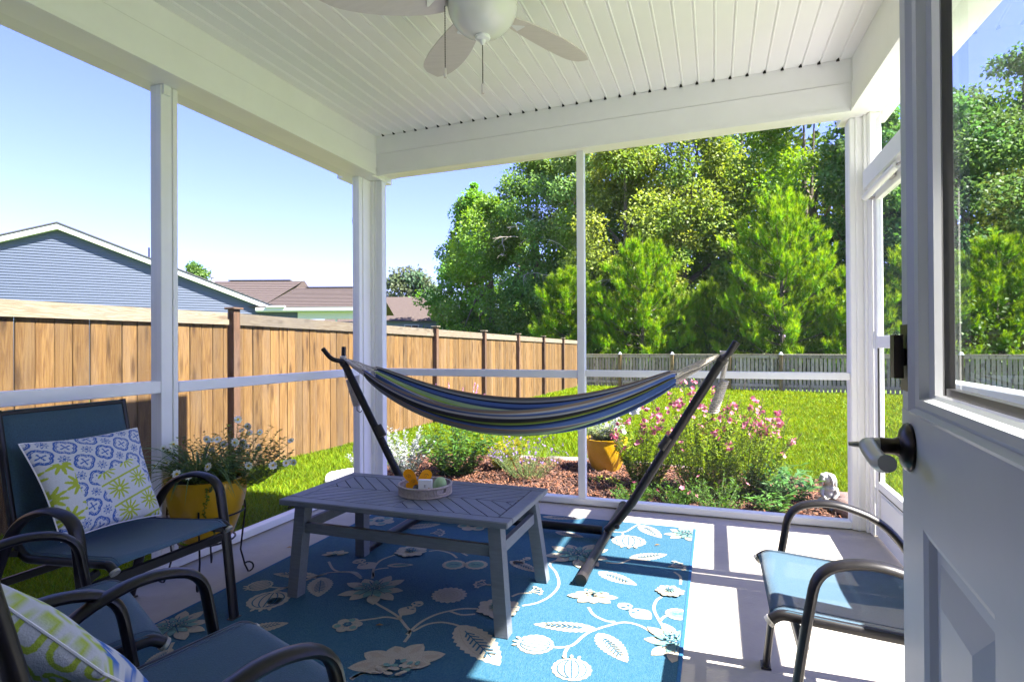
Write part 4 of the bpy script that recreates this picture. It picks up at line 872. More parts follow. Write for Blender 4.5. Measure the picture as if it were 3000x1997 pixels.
# edging stones and pavers
def rough_block(name, x, y, z, sx, sy, sz, a, m, label, group, cat='stone'):
    me = bpy.data.meshes.new(name); import bmesh
    bm = bmesh.new(); bmesh.ops.create_cube(bm, size=1); bmesh.ops.bevel(bm, geom=bm.edges[:], offset=.10, segments=2, affect='EDGES'); bmesh.ops.subdivide_edges(bm, edges=bm.edges[:], cuts=1)
    for v in bm.verts: v.co += Vector([random.uniform(-.02, .02) for _ in range(3)]); v.co = Vector((v.co.x * sx, v.co.y * sy, v.co.z * sz))
    bm.to_mesh(me); bm.free(); me.materials.append(m); me.polygons.foreach_set('use_smooth', [True] * len(me.polygons)); o = bpy.data.objects.new(name, me); COL.objects.link(o); o.location = (x, y, z); o.rotation_euler = (0, 0, a)
    return tag(o, label, cat, group)
GS = 'tan stones edging the flower bed'
for i, (x, y, a, lb) in enumerate(((-3.25, 5.75, 1.2, 'tan edging stone behind the silver dusty miller'), (-2.75, 6.15, .5, 'tan edging stone hidden behind the spike plant'), (-2.2, 6.42, .2, 'tan edging stone left of the lavender top'), (-1.68, 6.50, .05, 'flat tan stone between the lavender and the middle window bar'), (-1.28, 6.52, 0, 'tan stone just behind the yellow garden pot'),
    (-.72, 6.48, -.05, 'flat tan stone right of the yellow garden pot'), (-.28, 6.40, -.2, 'tan stone under the left snapdragons'), (.2, 6.25, -.3, 'tan stone behind the tallest snapdragons'), (.68, 6.0, -.5, 'tan stone behind the veronica'))):
    rough_block('edging_stone', x, y, -.25, .40, .17, .13, a, stone, lb, GS)
GP = 'pink pavers stepped beside the statue'
rough_block('paver', 1.02, 5.05, -.15, .34, .34, .12, .5, paverm, 'pink square paver tilted behind the statue', GP); rough_block('paver', 1.12, 5.45, -.2, .40, .36, .12, .2, paverm, 'flat pink paver further back beside the grass', GP)
rough_block('paver', .97, 4.55, -.22, .14, .22, .18, .1, paverm, 'upright pink brick nearest the porch sill', GP); rough_block('paver', 1.15, 4.75, -.22, .2, .3, .14, -.1, paverm, 'pink paver half hidden by the right corner post', GP)
rough_block('edging_stone', 1.05, 5.85, -.28, .36, .2, .1, -.4, stone, 'small tan stone in the grass above the pink pavers', GS); rough_block('garden_rock', -3.3, 4.62, -.22, .22, .15, .12, .4, stone, 'rounded pale rock at the left foot of the dusty miller', None, 'rock')
# statue
SX, SY = .80, 5.0; sz0 = bz(SX, SY) - .01
st = thing('garden_statue', (SX, SY, sz0), 'small white seated garden figure with wavy hair, at the right end of the flower bed', 'statue')
b = MB(); P_ = lambda x, y, z: (SX + x, SY + y, sz0 + z)
b.ell(P_(0, 0, .07), (.075, .07, .085), 16, 10); b.ell(P_(.0, 0, .17), (.062, .055, .085), 16, 10); b.ell(P_(.012, -.005, .225), (.072, .055, .045), 16, 10); b.ell(P_(.0, -.005, .27), (.035, .035, .04), 12, 8)
b.ell(P_(-.01, -.015, .335), (.062, .06, .06), 16, 10); b.ell(P_(-.055, -.055, .33), (.022, .018, .016), 10, 6)
b.tube([P_(-.03, -.03, .06), P_(-.085, -.05, .10), P_(-.125, -.06, .055), P_(-.135, -.07, .03)], [.042, .040, .030, .022], 10); b.ell(P_(-.135, -.085, .022), (.055, .035, .026), 12, 8)
b.tube([P_(-.06, -.02, .23), P_(-.078, -.05, .17), P_(-.04, -.075, .12)], [.026, .022, .018], 8); b.tube([P_(.075, -.01, .235), P_(.085, -.045, .17), P_(.045, -.07, .12)], [.026, .022, .018], 8)
for a in np.linspace(-2.9, 2.6, 13):
    c_, s_ = math.cos(a), math.sin(a)
    if -2.2 < a < -1.4: continue
    b.tube([P_(-.01 + .015 * c_, -.015 + .015 * s_, .392), P_(-.01 + .060 * c_, -.015 + .056 * s_, .372), P_(-.008 + .080 * c_, -.012 + .070 * s_, .325), P_(-.004 + .086 * c_, -.010 + .072 * s_, .275 - .02 * abs(c_))], [.016, .020, .017, .008], 8)
sb = b.build('body', statm, st, smooth=True)
rm = sb.modifiers.new('fuse', 'REMESH'); rm.mode = 'VOXEL'; rm.voxel_size = .006; rm.use_smooth_shade = True
st.scale = (.70, .70, .70); st.location = (SX + .04, SY + .15, sz0)
b = MB(); b.cbox(SX + .012, SX + .05, SY - .089, SY - .076, sz0 + .035, sz0 + .135, .003); b.build('plaque', slate, st)

# ================================================================ PORCH POT ON ITS STAND
PX, PY = -2.37, 2.17; PZ = .195
ps = thing('plant_stand', (PX, PY, 0), 'black wire plant stand with curled feet holding the yellow pot', 'plant stand')
b = MB(); ring = [(PX + .125 * math.cos(a), PY + .125 * math.sin(a), PZ - .006) for a in np.linspace(0, 2 * pi, 33)]; b.tube(ring, .005, 6); ring = [(PX + .17 * math.cos(a), PY + .17 * math.sin(a), PZ + .13) for a in np.linspace(0, 2 * pi, 33)]; b.tube(ring, .004, 6)
for a in (0, pi / 2): b.tube([(PX - .125 * math.cos(a), PY - .125 * math.sin(a), PZ - .007), (PX + .125 * math.cos(a), PY + .125 * math.sin(a), PZ - .007)], .004, 6)
b.build('ring', black, ps, smooth=True)
for a in (-.95, .65, 2.3, 3.9):
    c_, s_ = math.cos(a), math.sin(a); pr_ = [(.17, PZ + .17), (.172, PZ + .13), (.150, .12), (.170, .04), (.185, .006)] + [(.185 + .024 * math.sin(q), .030 - .024 * math.cos(q)) for q in np.linspace(.3, 3.9, 8)]
    b = MB(); b.tube([(PX + r_ * c_, PY + r_ * s_, z_) for r_, z_ in pr_], .0042, 6); b.build('leg', black, ps, smooth=True)
yellow_pot(PX, PY, PZ, .178, .30, 'yellow pot on the wire stand beside the navy chair')
pt = thing('spider_grass', (PX - .06, PY, PZ + .28), 'long arching striped grass in the porch pot', 'plant')
parts = []
for i in range(130):
    a = random.uniform(0, 2 * pi); r_ = .06 * random.random(); L_ = random.uniform(.28, .56); n_ = 11; el = random.uniform(.75, 1.45); p = np.array([PX - .06 + r_ * math.cos(a), PY + r_ * math.sin(a), PZ + .26]); d = np.array([math.cos(a) * math.cos(el), math.sin(a) * math.cos(el), math.sin(el)])
    w0 = random.uniform(.0025, .0045); Vv = []; s_ = np.array([-math.sin(a), math.cos(a), 0]); g_ = random.uniform(.12, .30)
    for k in range(n_): f = k / (n_ - 1); wk = w0 * (1 - f ** 2.5) + .0004; Vv += [p - s_ * wk, p + np.array([0, 0, -wk * .6]), p + s_ * wk]; d = unit(d + np.array([math.cos(a) * .10, math.sin(a) * .10, -g_ * (.4 + f)])); p = p + d * L_ / n_
    Fv = [(k * 3 + j, k * 3 + j + 1, k * 3 + j + 4, k * 3 + j + 3) for k in range(n_ - 1) for j in (0, 1)]; C = np.repeat(tint((.085, .145, .060), 1, .3), n_ * 3, 0); C[0::3] = C[0::3] * 1.9; C[2::3] = C[2::3] * 1.9
    parts.append((np.array(Vv), np.array(Fv), C))
V, F, C = merge(parts); npmesh('blade', V - np.array(pt.location), F, leafm, C, pt)
t, tp = herb('petunia', 'white petunias with yellow eyes spilling to the right of the porch pot', 'plant', PX + .04, PY + .12, .32, .34, 130, .025, .013, (.115, .165, .030), per=32, lean=.95, z=PZ + .24, curl=.15, stemr=.0014, wy=1.2)
cand = [(p, d) for p, d in tp]; random.shuffle(cand)
blooms(t, [(p, unit(np.array([.35, -.75, .35]) + rdir(1)[0] * .45)) for p, d in cand[:34]], .021, (.88, .90, .84), per=9, spread=.35, yellow_eye=True)
tr = herb('trailing_vine', 'thin green vine trailing down the front of the porch pot', 'plant', PX + .135, PY - .11, .02, .05, 6, .014, .010, (.10, .16, .03), per=4, z=PZ + .27)
b = MB(); pth = [np.array([PX + .135 + .05 * f + .008 * math.sin(9 * f), PY - .125 - .03 * math.sin(3 * f), PZ + .28 - .20 * f]) for f in np.linspace(0, 1, 14)]; b.tube(pth, .0012, 4); b.build('stem', stemg, tr[0])
Pn = np.array([pth[i % 14] for i in range(56)]); V, F, C = leaves(Pn, rdir(56, (.3, -.6, 0)), rdir(56), .016, .011, tint((.11, .17, .03), 56)); npmesh('leaf', V - np.array(tr[0].location), F, leafm, C, tr[0])

# ================================================================ RUG
MOTIFS= [('lily', (-1.497, 2.294), 0.164, 0.28), ('lily', (-0.699, 3.025), 0.189, -0.03), ('lily', (-0.141, 2.258), 0.149, -2.99), ('lily', (-0.161, 3.558), 0.144, 2.66), ('lily', (-2.061, 1.731), 0.145, 0.83), ('daisy', (-1.575, 2.778), 0.095, 0.44), ('daisy', (-0.882, 2.303), 0.102, 0.47), ('daisy', (-0.201, 2.711), 0.069, -0.06), ('blossom', (-1.41, 1.969), 0.059, 0.53), ('blossom', (-1.428, 3.297), 0.099, 0.33), ('blossom', (-2.04, 3.193), 0.097, 0.12), ('lotus', (-0.526, 2.546), 0.114, 0.21), ('lotus', (-1.079, 1.802), 0.173, -2.59), ('lotus', (-1.95, 2.616), 0.073, -2.63), ('ball', (-1.142, 2.355), 0.08, 0.13), ('gourd', (-0.648, 2.075), 0.067, -3.08), ('gourd', (-0.479, 1.957), 0.067, 1.81), ('gourd', (-0.475, 3.328), 0.093, -1.43), ('gourd', (-2.034, 2.16), 0.056, -2.24), ('gourd', (-1.883, 2.049), 0.087, -1.14), ('gourd', (-1.849, 2.052), 0.034, 0.3), ('gourdteal', (-1.275, 2.686), 0.059, -2.81), ('gourdteal', (-1.167, 2.722), 0.058, 0.33), ('gourdteal', (-0.155, 2.497), 0.05, -2.79), ('cluster', (-0.217, 3.016), 0.058, 0.6), ('cluster', (-0.799, 2.505), 0.042, 0.73), ('cluster', (-1.018, 2.509), 0.052, -2.99), ('cluster', (-1.603, 3.09), 0.057, 0.62)]
LEAVES= [('leaf', (-0.982, 2.115), (-0.725, 1.897), 0.42), ('leaf', (-0.451, 2.264), (-0.702, 2.221), 0.3), ('leaf', (-0.439, 2.236), (-0.302, 2.063), 0.42), ('leaf', (-0.433, 3.058), (-0.251, 3.188), 0.42), ('leaf', (-0.555, 2.836), (-0.353, 2.735), 0.4), ('leaf', (-0.45, 3.647), (-0.303, 3.441), 0.4), ('leaf', (-1.812, 3.13), (-1.641, 3.266), 0.4), ('leaf', (-1.852, 2.341), (-2.076, 2.292), 0.32), ('leaf', (-1.821, 2.334), (-1.694, 2.15), 0.5), ('leaf', (-1.776, 1.793), (-1.65, 1.908), 0.45), ('leaf', (-1.925, 1.605), (-1.91, 1.475), 0.45), ('leafteal', (-1.597, 2.566), (-1.472, 2.619), 0.38), ('lobe', (-1.645, 2.508), (-1.798, 2.586), 0.7), ('lobe', (-1.252, 2.111), (-1.231, 2.26), 0.6), ('lobe', (-0.255, 2.417), (-0.405, 2.522), 0.6), ('lobe', (-0.986, 2.784), (-0.936, 2.911), 0.5), ('leaf', (-1.018, 2.827), (-0.832, 2.733), 0.35), ('leaf', (-0.916, 3.356), (-0.733, 3.311), 0.4), ('leaf', (-1.077, 3.619), (-0.811, 3.666), 0.3)]
STEMS= [[(-1.125, 1.929), (-1.14, 1.997), (-1.188, 2.044), (-1.258, 2.102), (-1.333, 2.141), (-1.416, 2.182), (-1.472, 2.243)], [(-1.146, 1.982), (-1.142, 2.087), (-1.114, 2.166), (-1.074, 2.215), (-1.028, 2.253), (-0.966, 2.274)], [(-1.074, 2.215), (-1.011, 2.201), (-0.959, 2.225)], [(-1.135, 2.011), (-1.11, 2.078), (-1.066, 2.113), (-1.013, 2.117), (-0.968, 2.107)], [(-1.232, 2.083), (-1.297, 2.082), (-1.337, 2.054), (-1.392, 2.015)], [(-1.242, 2.094), (-1.254, 2.132), (-1.249, 2.163)], [(-1.576, 2.403), (-1.643, 2.519), (-1.666, 2.619), (-1.638, 2.709)], [(-1.627, 2.494), (-1.605, 2.522), (-1.573, 2.543)], [(-1.639, 2.4), (-1.701, 2.439), (-1.771, 2.425)], [(-1.489, 2.818), (-1.443, 2.846), (-1.359, 2.826), (-1.3, 2.777)], [(-1.454, 2.867), (-1.368, 2.884), (-1.26, 2.825)], [(-0.796, 2.362), (-0.742, 2.411), (-0.705, 2.504), (-0.702, 2.625), (-0.753, 2.759), (-0.808, 2.844), (-0.8, 2.901), (-0.755, 2.949)], [(-0.927, 2.412), (-0.969, 2.482), (-0.986, 2.565)], [(-0.869, 2.432), (-0.847, 2.472), (-0.797, 2.497)], [(-0.541, 2.966), (-0.472, 2.979), (-0.427, 3.049)], [(-0.592, 2.077), (-0.553, 2.084), (-0.514, 2.115), (-0.494, 2.181), (-0.47, 2.238), (-0.41, 2.31), (-0.356, 2.355), (-0.295, 2.349), (-0.243, 2.309)], [(-0.516, 2.005), (-0.528, 2.054), (-0.526, 2.094)], [(-0.522, 2.44), (-0.486, 2.379), (-0.429, 2.344), (-0.392, 2.349)], [(-0.18, 2.314), (-0.219, 2.406), (-0.254, 2.511), (-0.252, 2.599), (-0.234, 2.645)], [(-0.22, 2.417), (-0.208, 2.455), (-0.194, 2.472)], [(-0.162, 2.81), (-0.167, 2.9), (-0.2, 2.954)], [(-0.591, 3.462), (-0.519, 3.486), (-0.482, 3.598), (-0.452, 3.665), (-0.39, 3.667)], [(-0.53, 3.458), (-0.51, 3.372)], [(-1.927, 2.127), (-1.897, 2.191), (-1.861, 2.305), (-1.826, 2.389), (-1.771, 2.42)], [(-1.865, 2.352), (-1.843, 2.311)], [(-1.626, 2.385), (-1.71, 2.429), (-1.771, 2.42), (-1.83, 2.438), (-1.916, 2.515)], [(-1.582, 2.423), (-1.612, 2.462)], [(-1.979, 2.163), (-1.917, 2.175), (-1.877, 2.213), (-1.869, 2.301), (-1.823, 2.378)], [(-1.907, 2.093), (-1.927, 2.132), (-1.924, 2.165)], [(-1.177, 1.657), (-1.162, 1.691), (-1.15, 1.707)], [(-1.17, 1.653), (-1.166, 1.687), (-1.149, 1.707)], [(-1.963, 1.64), (-1.931, 1.598)]]

RX0, RX1, RY0, RY1 = -2.165, -.122, .62, 3.668
rug = thing('area_rug', (-1.14, 2.1, 0), 'blue flat-woven rug with cream flowers, leaves and vines under the table', 'rug')
b = MB(); b.cbox(RX0, RX1, RY0, RY1, .0005, .006, .0015); b.build('weave', rugblue, rug)
b = MB()
for (x0, x1, y0, y1) in ((RX0 - .004, RX0 + .010, RY0, RY1), (RX1 - .010, RX1 + .004, RY0, RY1), (RX0 - .004, RX1 + .004, RY0 - .008, RY0 + .004), (RX0 - .004, RX1 + .004, RY1 - .004, RY1 + .008)): b.cbox(x0, x1, y0, y1, .0003, .0075, .002)
b.build('bound_edge', mat('rug_edge', (.01, .085, .20), .95, noise=.2, nscale=100), rug)
CI = {'c': 0, 't': 1, 'b': 2, 'g': 3}; RM = [cream, teal, rugblue, beige]
def clip(poly):
    for ax, lim, sg in ((0, RX0 + .012, 1), (0, RX1 - .012, -1), (1, RY0 + .005, 1), (1, RY1 - .005, -1)):
        out = []
        for i in range(len(poly)):
            p, q = poly[i - 1], poly[i]; ip, iq = (p[ax] - lim) * sg >= 0, (q[ax] - lim) * sg >= 0
            if ip != iq: f = (lim - p[ax]) / (q[ax] - p[ax]); out.append((p[0] + (q[0] - p[0]) * f, p[1] + (q[1] - p[1]) * f))
            if iq: out.append(q)
        poly = out
        if len(poly) < 3: return None
    return poly
class Motif:
    def __init__(s): s.b = MB(); s.z = .0066
    def poly(s, pts, c, dz=.00035):
        q = clip([(float(p[0]), float(p[1])) for p in pts]); s.z += dz
        if q: s.b.add([(x, y, s.z) for x, y in q], [tuple(range(len(q)))], CI[c])
    def star(s, pts, c, ctr):   # fan about a centre: safe for scalloped outlines
        s.z += .00035; n = len(pts); 
        for i in range(n):
            q = clip([tuple(ctr), tuple(pts[i]), tuple(pts[(i + 1) % n])])
            if q: s.b.add([(x, y, s.z) for x, y in q], [tuple(range(len(q)))], CI[c])
    def line(s, pts, w, c):
        s.z += .0003; P = [np.array(p, float) for p in pts]; n = len(P); L = []; Rr = []
        for i in range(n): d = P[min(i + 1, n - 1)] - P[max(i - 1, 0)]; d = d / (np.hypot(*d) + 1e-9); o = np.array([-d[1], d[0]]) * w / 2; L.append(P[i] + o); Rr.append(P[i] - o)
        for i in range(n - 1):
            q = clip([tuple(L[i]), tuple(L[i + 1]), tuple(Rr[i + 1]), tuple(Rr[i])])
            if q: s.b.add([(x, y, s.z) for x, y in q], [tuple(range(len(q)))], CI[c])
    def disc(s, c0, r, c, k=10, sc=0, n=0, asp=1, rot=0):
        pts = []; m = k if not n else n * 4
        for i in range(m): a = 2 * pi * i / m; rr = r * (1 + sc * abs(math.sin(a * n / 2)) if n else 1); x, y = rr * math.cos(a), rr * math.sin(a) * asp; pts.append((c0[0] + x * math.cos(rot) - y * math.sin(rot), c0[1] + x * math.sin(rot) + y * math.cos(rot)))
        s.star(pts, c, c0)
    def petal(s, c0, a, r0_, r1, w, c, bulge=.55, tip=1.0):
        n = 9; up_, dn = [], []
        for i in range(n):
            f = i / (n - 1); ww = w / 2 * math.sin(pi * f ** (math.log(.5) / math.log(bulge))) ** tip; r = r0_ + (r1 - r0_) * f
            ca, sa = math.cos(a), math.sin(a); up_.append((c0[0] + r * ca - ww * sa, c0[1] + r * sa + ww * ca)); dn.append((c0[0] + r * ca + ww * sa, c0[1] + r * sa - ww * ca))
        s.poly(up_ + dn[-2:0:-1], c)
    def done(s, name): 
        if s.b.f: s.b.build(name, RM, rug)
for pts in STEMS:
    m = Motif(); c = catmull(pts, 6); m.line(c, .0125, 'c'); m.done('vine')
for (t_, c0, r, a0) in MOTIFS:
    m = Motif(); m.z += .0006; c0 = np.array(c0)
    if t_ == 'lily':
        for k in range(9): a = a0 + 2 * pi * k / 9 + (.1 if k % 2 else -.05); m.petal(c0, a, .1 * r, r * (1 if k % 3 else .85), r * .36, 'c', .6)
        for k in range(9): a = a0 + 2 * pi * (k + .5) / 9; m.petal(c0, a, .05 * r, r * .62, r * .22, 't', .55)
        for k in range(9): a = a0 + 2 * pi * k / 9; m.line([c0 + r * .2 * np.array([math.cos(a), math.sin(a)]), c0 + r * .55 * np.array([math.cos(a), math.sin(a)])], r * .03, 'b')
        for k in range(14): a = 2 * pi * k / 14; q = c0 + r * (.28 if k % 2 else .16) * np.array([math.cos(a), math.sin(a)]); m.disc(q, r * .055, 'b', 8); m.disc(q, r * .03, 'c', 6)
        m.done('flower')
    elif t_ == 'daisy':
        for k in range(13): m.petal(c0, a0 + 2 * pi * k / 13, .15 * r, r * (1.0 if k % 2 else .9), r * .44, 'c', .68, .6); m.line([c0 + r * .3 * np.array([math.cos(a0 + 2 * pi * (k + .5) / 13), math.sin(a0 + 2 * pi * (k + .5) / 13)]), c0 + r * .8 * np.array([math.cos(a0 + 2 * pi * (k + .5) / 13), math.sin(a0 + 2 * pi * (k + .5) / 13)])], r * .03, 'b')
        for k in range(11): a = 2 * pi * k / 11; m.petal(c0, a, .05 * r, .45 * r, .10 * r, 't', .6)
        for k in range(9): a = 2 * pi * k / 9; m.disc(c0 + r * .24 * np.array([math.cos(a), math.sin(a)]), r * .06, 'b', 7)
        m.disc(c0, r * .16, 'b', 12); m.disc(c0, r * .08, 'c', 8); m.done('flower')
    elif t_ == 'blossom':
        for k in range(6): a = a0 + 2 * pi * k / 6; q = c0 + r * .62 * np.array([math.cos(a), math.sin(a)]); m.disc(q, r * .40, 'c', 14); 
        for k in range(6): a = a0 + 2 * pi * k / 6; q = c0 + r * .66 * np.array([math.cos(a + .12), math.sin(a + .12)]); (m.disc(q, r * .24, 't', 10) if k % 2 else m.line([q, q * .6 + c0 * .4], r * .02, 'b'))
        m.disc(c0, r * .27, 'b', n=6, sc=.25); m.disc(c0, r * .1, 't', 8); m.done('flower')
    elif t_ == 'lotus':
        for k, (da, ln) in enumerate(((0.02, 1), (-.62, .85), (-1.5, .62), (-2.35, .8), (-3.1, 1), (.0 - 3.55, .72), (.42, .72))):
            a = a0 + da; m.petal(c0, a, .05 * r, r * ln, r * .46, 'c', .55, .8); m.petal(c0 + r * .03 * np.array([math.sin(a), -math.cos(a)]), a, .3 * r, r * ln * .9, r * .16, 'g', .6)
        for k in range(22): a = a0 + random.uniform(.5, 2.7); q = c0 + r * random.uniform(.15, .58) * np.array([math.cos(a), math.sin(a)]); m.disc(q, r * .055, 'c' if k % 3 else 't', 7, asp=1.5, rot=a)
        m.done('flower')
    elif t_ == 'ball':
        m.disc(c0, r * .9, 'c', n=18, sc=.14); 
        for q in (.72, .5, .3): m.line([c0 + r * q * np.array([math.cos(a), math.sin(a)]) for a in np.linspace(0, 2 * pi, 25)], r * .05, 'g')
        m.done('flower')
    elif t_ in ('gourd', 'gourdteal'):
        m.disc(c0, r, 'c', n=16, sc=.06); ca, sa = math.cos(a0), math.sin(a0)
        if t_ == 'gourdteal': m.disc(c0, r * .72, 't', 20); [m.line([c0 + r * .5 * f * np.array([math.cos(a), math.sin(a)]) for f in (-1, 1)], r * .05, 'b') for a in (a0 + .5, a0 - .5, a0)]
        else:
            for k in (-.75, -.38, .0, .38, .75): m.line([c0 + np.array([ca * u_ - sa * v_, sa * u_ + ca * v_]) for u_, v_ in [(r * .86 * math.cos(q), k * r * math.sin(q)) for q in np.linspace(.25, pi - .25, 12)]], r * .065, 'b')
            for da in (-.35, 0, .35): m.petal(c0, a0 + da, r * .9, r * 1.35, r * .2, 'c', .6)
        m.done('seed_pod')
    elif t_ == 'cluster':
        for da in (-.9, -.35, .2, .75):
            a = a0 + da; e_ = c0 + r * np.array([math.cos(a), math.sin(a)]); m.line([c0 - .3 * r * np.array([math.cos(a0), math.sin(a0)]), c0, e_], r * .12, 'c')
            for db_ in (-.4, 0, .4): m.disc(e_ + r * .2 * np.array([math.cos(a + db_ * 3), math.sin(a + db_ * 3)]), r * .13, 'c', 7)
        m.done('sprig')
for (t_, p0, p1, wd) in LEAVES:
    m = Motif(); m.z += .0004; p0 = np.array(p0); p1 = np.array(p1); d = p1 - p0; Ln = float(np.hypot(*d)); d = d / Ln; o = np.array([-d[1], d[0]]); up_, dn = [], []; n = 22
    for i in range(n + 1):
        f = i / n; ww = wd * Ln / 2 * (math.sin(pi * f ** .8) ** .75) * (1 + (.10 if i % 2 else -.06) * (t_ != 'leafteal')); 
        if t_ == 'lobe': ww = wd * Ln / 2 * (.3 + .7 * abs(math.sin(pi * (f ** .8) * 1.5))) * (math.sin(pi * min(f * 1.02, 1)) ** .5)
        up_.append(p0 + d * Ln * f + o * ww); dn.append(p0 + d * Ln * f - o * ww)
    for i in range(n): m.b.m; q = clip([tuple(up_[i]), tuple(up_[i + 1]), tuple(dn[i + 1]), tuple(dn[i])]); q and m.b.add([(x, y, m.z) for x, y in q], [tuple(range(len(q)))], 0)
    if t_ == 'leafteal':
        m.petal(p0, math.atan2(d[1], d[0]), .15 * Ln, .88 * Ln, wd * Ln * .55, 't', .5)
    if t_ == 'lobe':
        for f in (.4, .55, .7):
            for s_ in (-1, 1): m.petal(p0 + d * Ln * f, math.atan2(d[1], d[0]) + s_ * .9, .02 * Ln, .17 * Ln, .07 * Ln, 'b', .6)
    else:
        if t_ == 'leaf': m.line([p0 + d * Ln * f + o * .62 * wd * Ln / 2 * math.sin(pi * f) for f in np.linspace(.12, .9, 10)], Ln * .012, 'g'); m.line([p0 + d * Ln * f - o * .62 * wd * Ln / 2 * math.sin(pi * f) for f in np.linspace(.12, .9, 10)], Ln * .012, 'g')
        m.line([p0 + d * Ln * f for f in (.16, .82)], Ln * .016, 'b')
        for f in np.linspace(.22, .72, 7):
            for s_ in (-1, 1): m.line([p0 + d * Ln * f, p0 + d * Ln * (f + .08) + o * s_ * wd * Ln * .22 * math.sin(pi * f)], Ln * .022, 'b')
    m.done('leaf')

# ================================================================ COFFEE TABLE
TX0, TX1, TY0, TY1, TZ = -1.865, -.765, 2.095, 2.665, .445
tb = thing('coffee_table', (-1.315, 2.38, 0), 'grey slatted wooden coffee table with a diamond plank pattern', 'table')
fb = .062
for (x0, x1, y0, y1) in ((TX0, TX1, TY0, TY0 + fb), (TX0, TX1, TY1 - fb, TY1), (TX0, TX0 + fb, TY0 + fb + .002, TY1 - fb - .002), (TX1 - fb, TX1, TY0 + fb + .002, TY1 - fb - .002)):
    b = MB(); b.cbox(x0, x1, y0, y1, TZ - .026, TZ, .004); b.build('frame_board', tablem, tb)
b = MB(); b.box(TX0 + fb, TX1 - fb, TY0 + fb, TY1 - fb, TZ - .030, TZ - .018); b.build('sub_top', dark, tb)
def clipr(poly, x0, x1, y0, y1):
    for ax, lim, sg in ((0, x0, 1), (0, x1, -1), (1, y0, 1), (1, y1, -1)):
        out = []
        for i in range(len(poly)):
            p, q = poly[i - 1], poly[i]; ip, iq = (p[ax] - lim) * sg >= 0, (q[ax] - lim) * sg >= 0
            if ip != iq: f = (lim - p[ax]) / (q[ax] - p[ax]); out.append((p[0] + (q[0] - p[0]) * f, p[1] + (q[1] - p[1]) * f))
            if iq: out.append(q)
        poly = out
        if len(poly) < 3: return None
    return poly
mx_, my_ = (TX0 + TX1) / 2, (TY0 + TY1) / 2; gp = .0036
for sx in (-1, 1):
    for sy in (-1, 1):
        xa, xb = (mx_ + gp * .6, TX1 - fb - gp) if sx > 0 else (TX0 + fb + gp, mx_ - gp * .6); ya, yb = (my_ + gp * .6, TY1 - fb - gp) if sy > 0 else (TY0 + fb + gp, my_ - gp * .6)
        k = -8
        while k < 12:
            pitch_ = .0735; cst = k * pitch_                                # strips with  X - Y = const in quadrant coordinates
            q = [(u_, v_) for u_, v_ in ((-1 + cst + gp, -1), (-1 + cst + pitch_ - gp, -1), (1 + cst + pitch_ - gp, 1), (1 + cst + gp, 1))]
            q = [(mx_ + sx * u_, my_ + sy * v_) for u_, v_ in q]; 
            if sx * sy < 0: q = q[::-1]
            c = clipr(q, xa, xb, ya, yb)
            if c:
                area = abs(sum(c[i - 1][0] * c[i][1] - c[i][0] * c[i - 1][1] for i in range(len(c)))) / 2
                if area > 2e-4: b = MB(); b.prism(c, TZ - .017, TZ - .0012); b.build('slat', tablem, tb)
            k += 1
LEG = {}
for (tx, ty, fx, fy) in ((-1.775, 2.155, -1.80, 2.13), (-.835, 2.155, -.785, 2.10), (-.835, 2.61, -.785, 2.64), (-1.775, 2.61, -1.80, 2.65)):
    b = MB(); w_ = .027; top = TZ - .0265; vs = [(tx + i * w_, ty + j * w_, top) for i, j in ((-1, -1), (1, -1), (1, 1), (-1, 1))] + [(fx + i * w_, fy + j * w_, .008 if fx > -2 else 0) for i, j in ((-1, -1), (1, -1), (1, 1), (-1, 1))]
    b.add(vs, [(0, 1, 2, 3), (7, 6, 5, 4), (0, 4, 5, 1), (1, 5, 6, 2), (2, 6, 7, 3), (3, 7, 4, 0)]); b.build('leg', tablem, tb)
zs = .315
def lp(tx, ty, fx, fy, z): f = (TZ - .0265 - z) / (TZ - .035); return Vector((tx + (fx - tx) * f, ty + (fy - ty) * f, z))
L4 = [lp(*q, zs) for q in ((-1.775, 2.155, -1.80, 2.13), (-.835, 2.155, -.785, 2.10), (-.835, 2.61, -.785, 2.64), (-1.775, 2.61, -1.80, 2.65))]
for i, j in ((0, 1), (1, 2), (2, 3), (3, 0)):
    d_ = (L4[j] - L4[i]).normalized() * .0265; b = MB(); b.beam(L4[i] + d_, L4[j] - d_, .022, .045); b.build('apron', tablem, tb)

# ---- tray and its things
TC = (-1.285, 2.40); tz = TZ
ty_ = thing('wicker_tray', (TC[0], TC[1], tz), 'round grey-washed woven tray on the coffee table', 'tray')
RT = .122; parts = []; b = MB()
b.lathe([(.001, .002), (RT - .006, .002), (RT - .006, .008), (.001, .008)], (TC[0], TC[1], tz), 36); b.build('base', wicker, ty_)
b = MB(); b.lathe([(RT - .009, .004), (RT - .009, .040)], (TC[0], TC[1], tz), 48)
for k in range(110):                                                        # slanted woven strands
    a = 2 * pi * k / 110
    if abs((a - 5.85 + pi) % (2 * pi) - pi) < .20: zt0 = .014
    else: zt0 = .042
    b.tube([(TC[0] + RT * math.cos(a), TC[1] + RT * math.sin(a), tz + .003), (TC[0] + RT * math.cos(a + .05), TC[1] + RT * math.sin(a + .05), tz + zt0)], .0030, 5, cap=False)
b.build('woven_side', wicker, ty_, smooth=True)
b = MB()
for z_, r_ in ((.044, .0055), (.004, .004)): b.tube([(TC[0] + RT * math.cos(a), TC[1] + RT * math.sin(a), tz + z_) for a in np.linspace(0, 2 * pi, 61)], r_, 8)
b.tube([(TC[0] + RT * math.cos(a), TC[1] + RT * math.sin(a), tz + .016) for a in np.linspace(5.64, 6.06, 10)], .003, 6); b.build('rim', wicker, ty_, smooth=True)
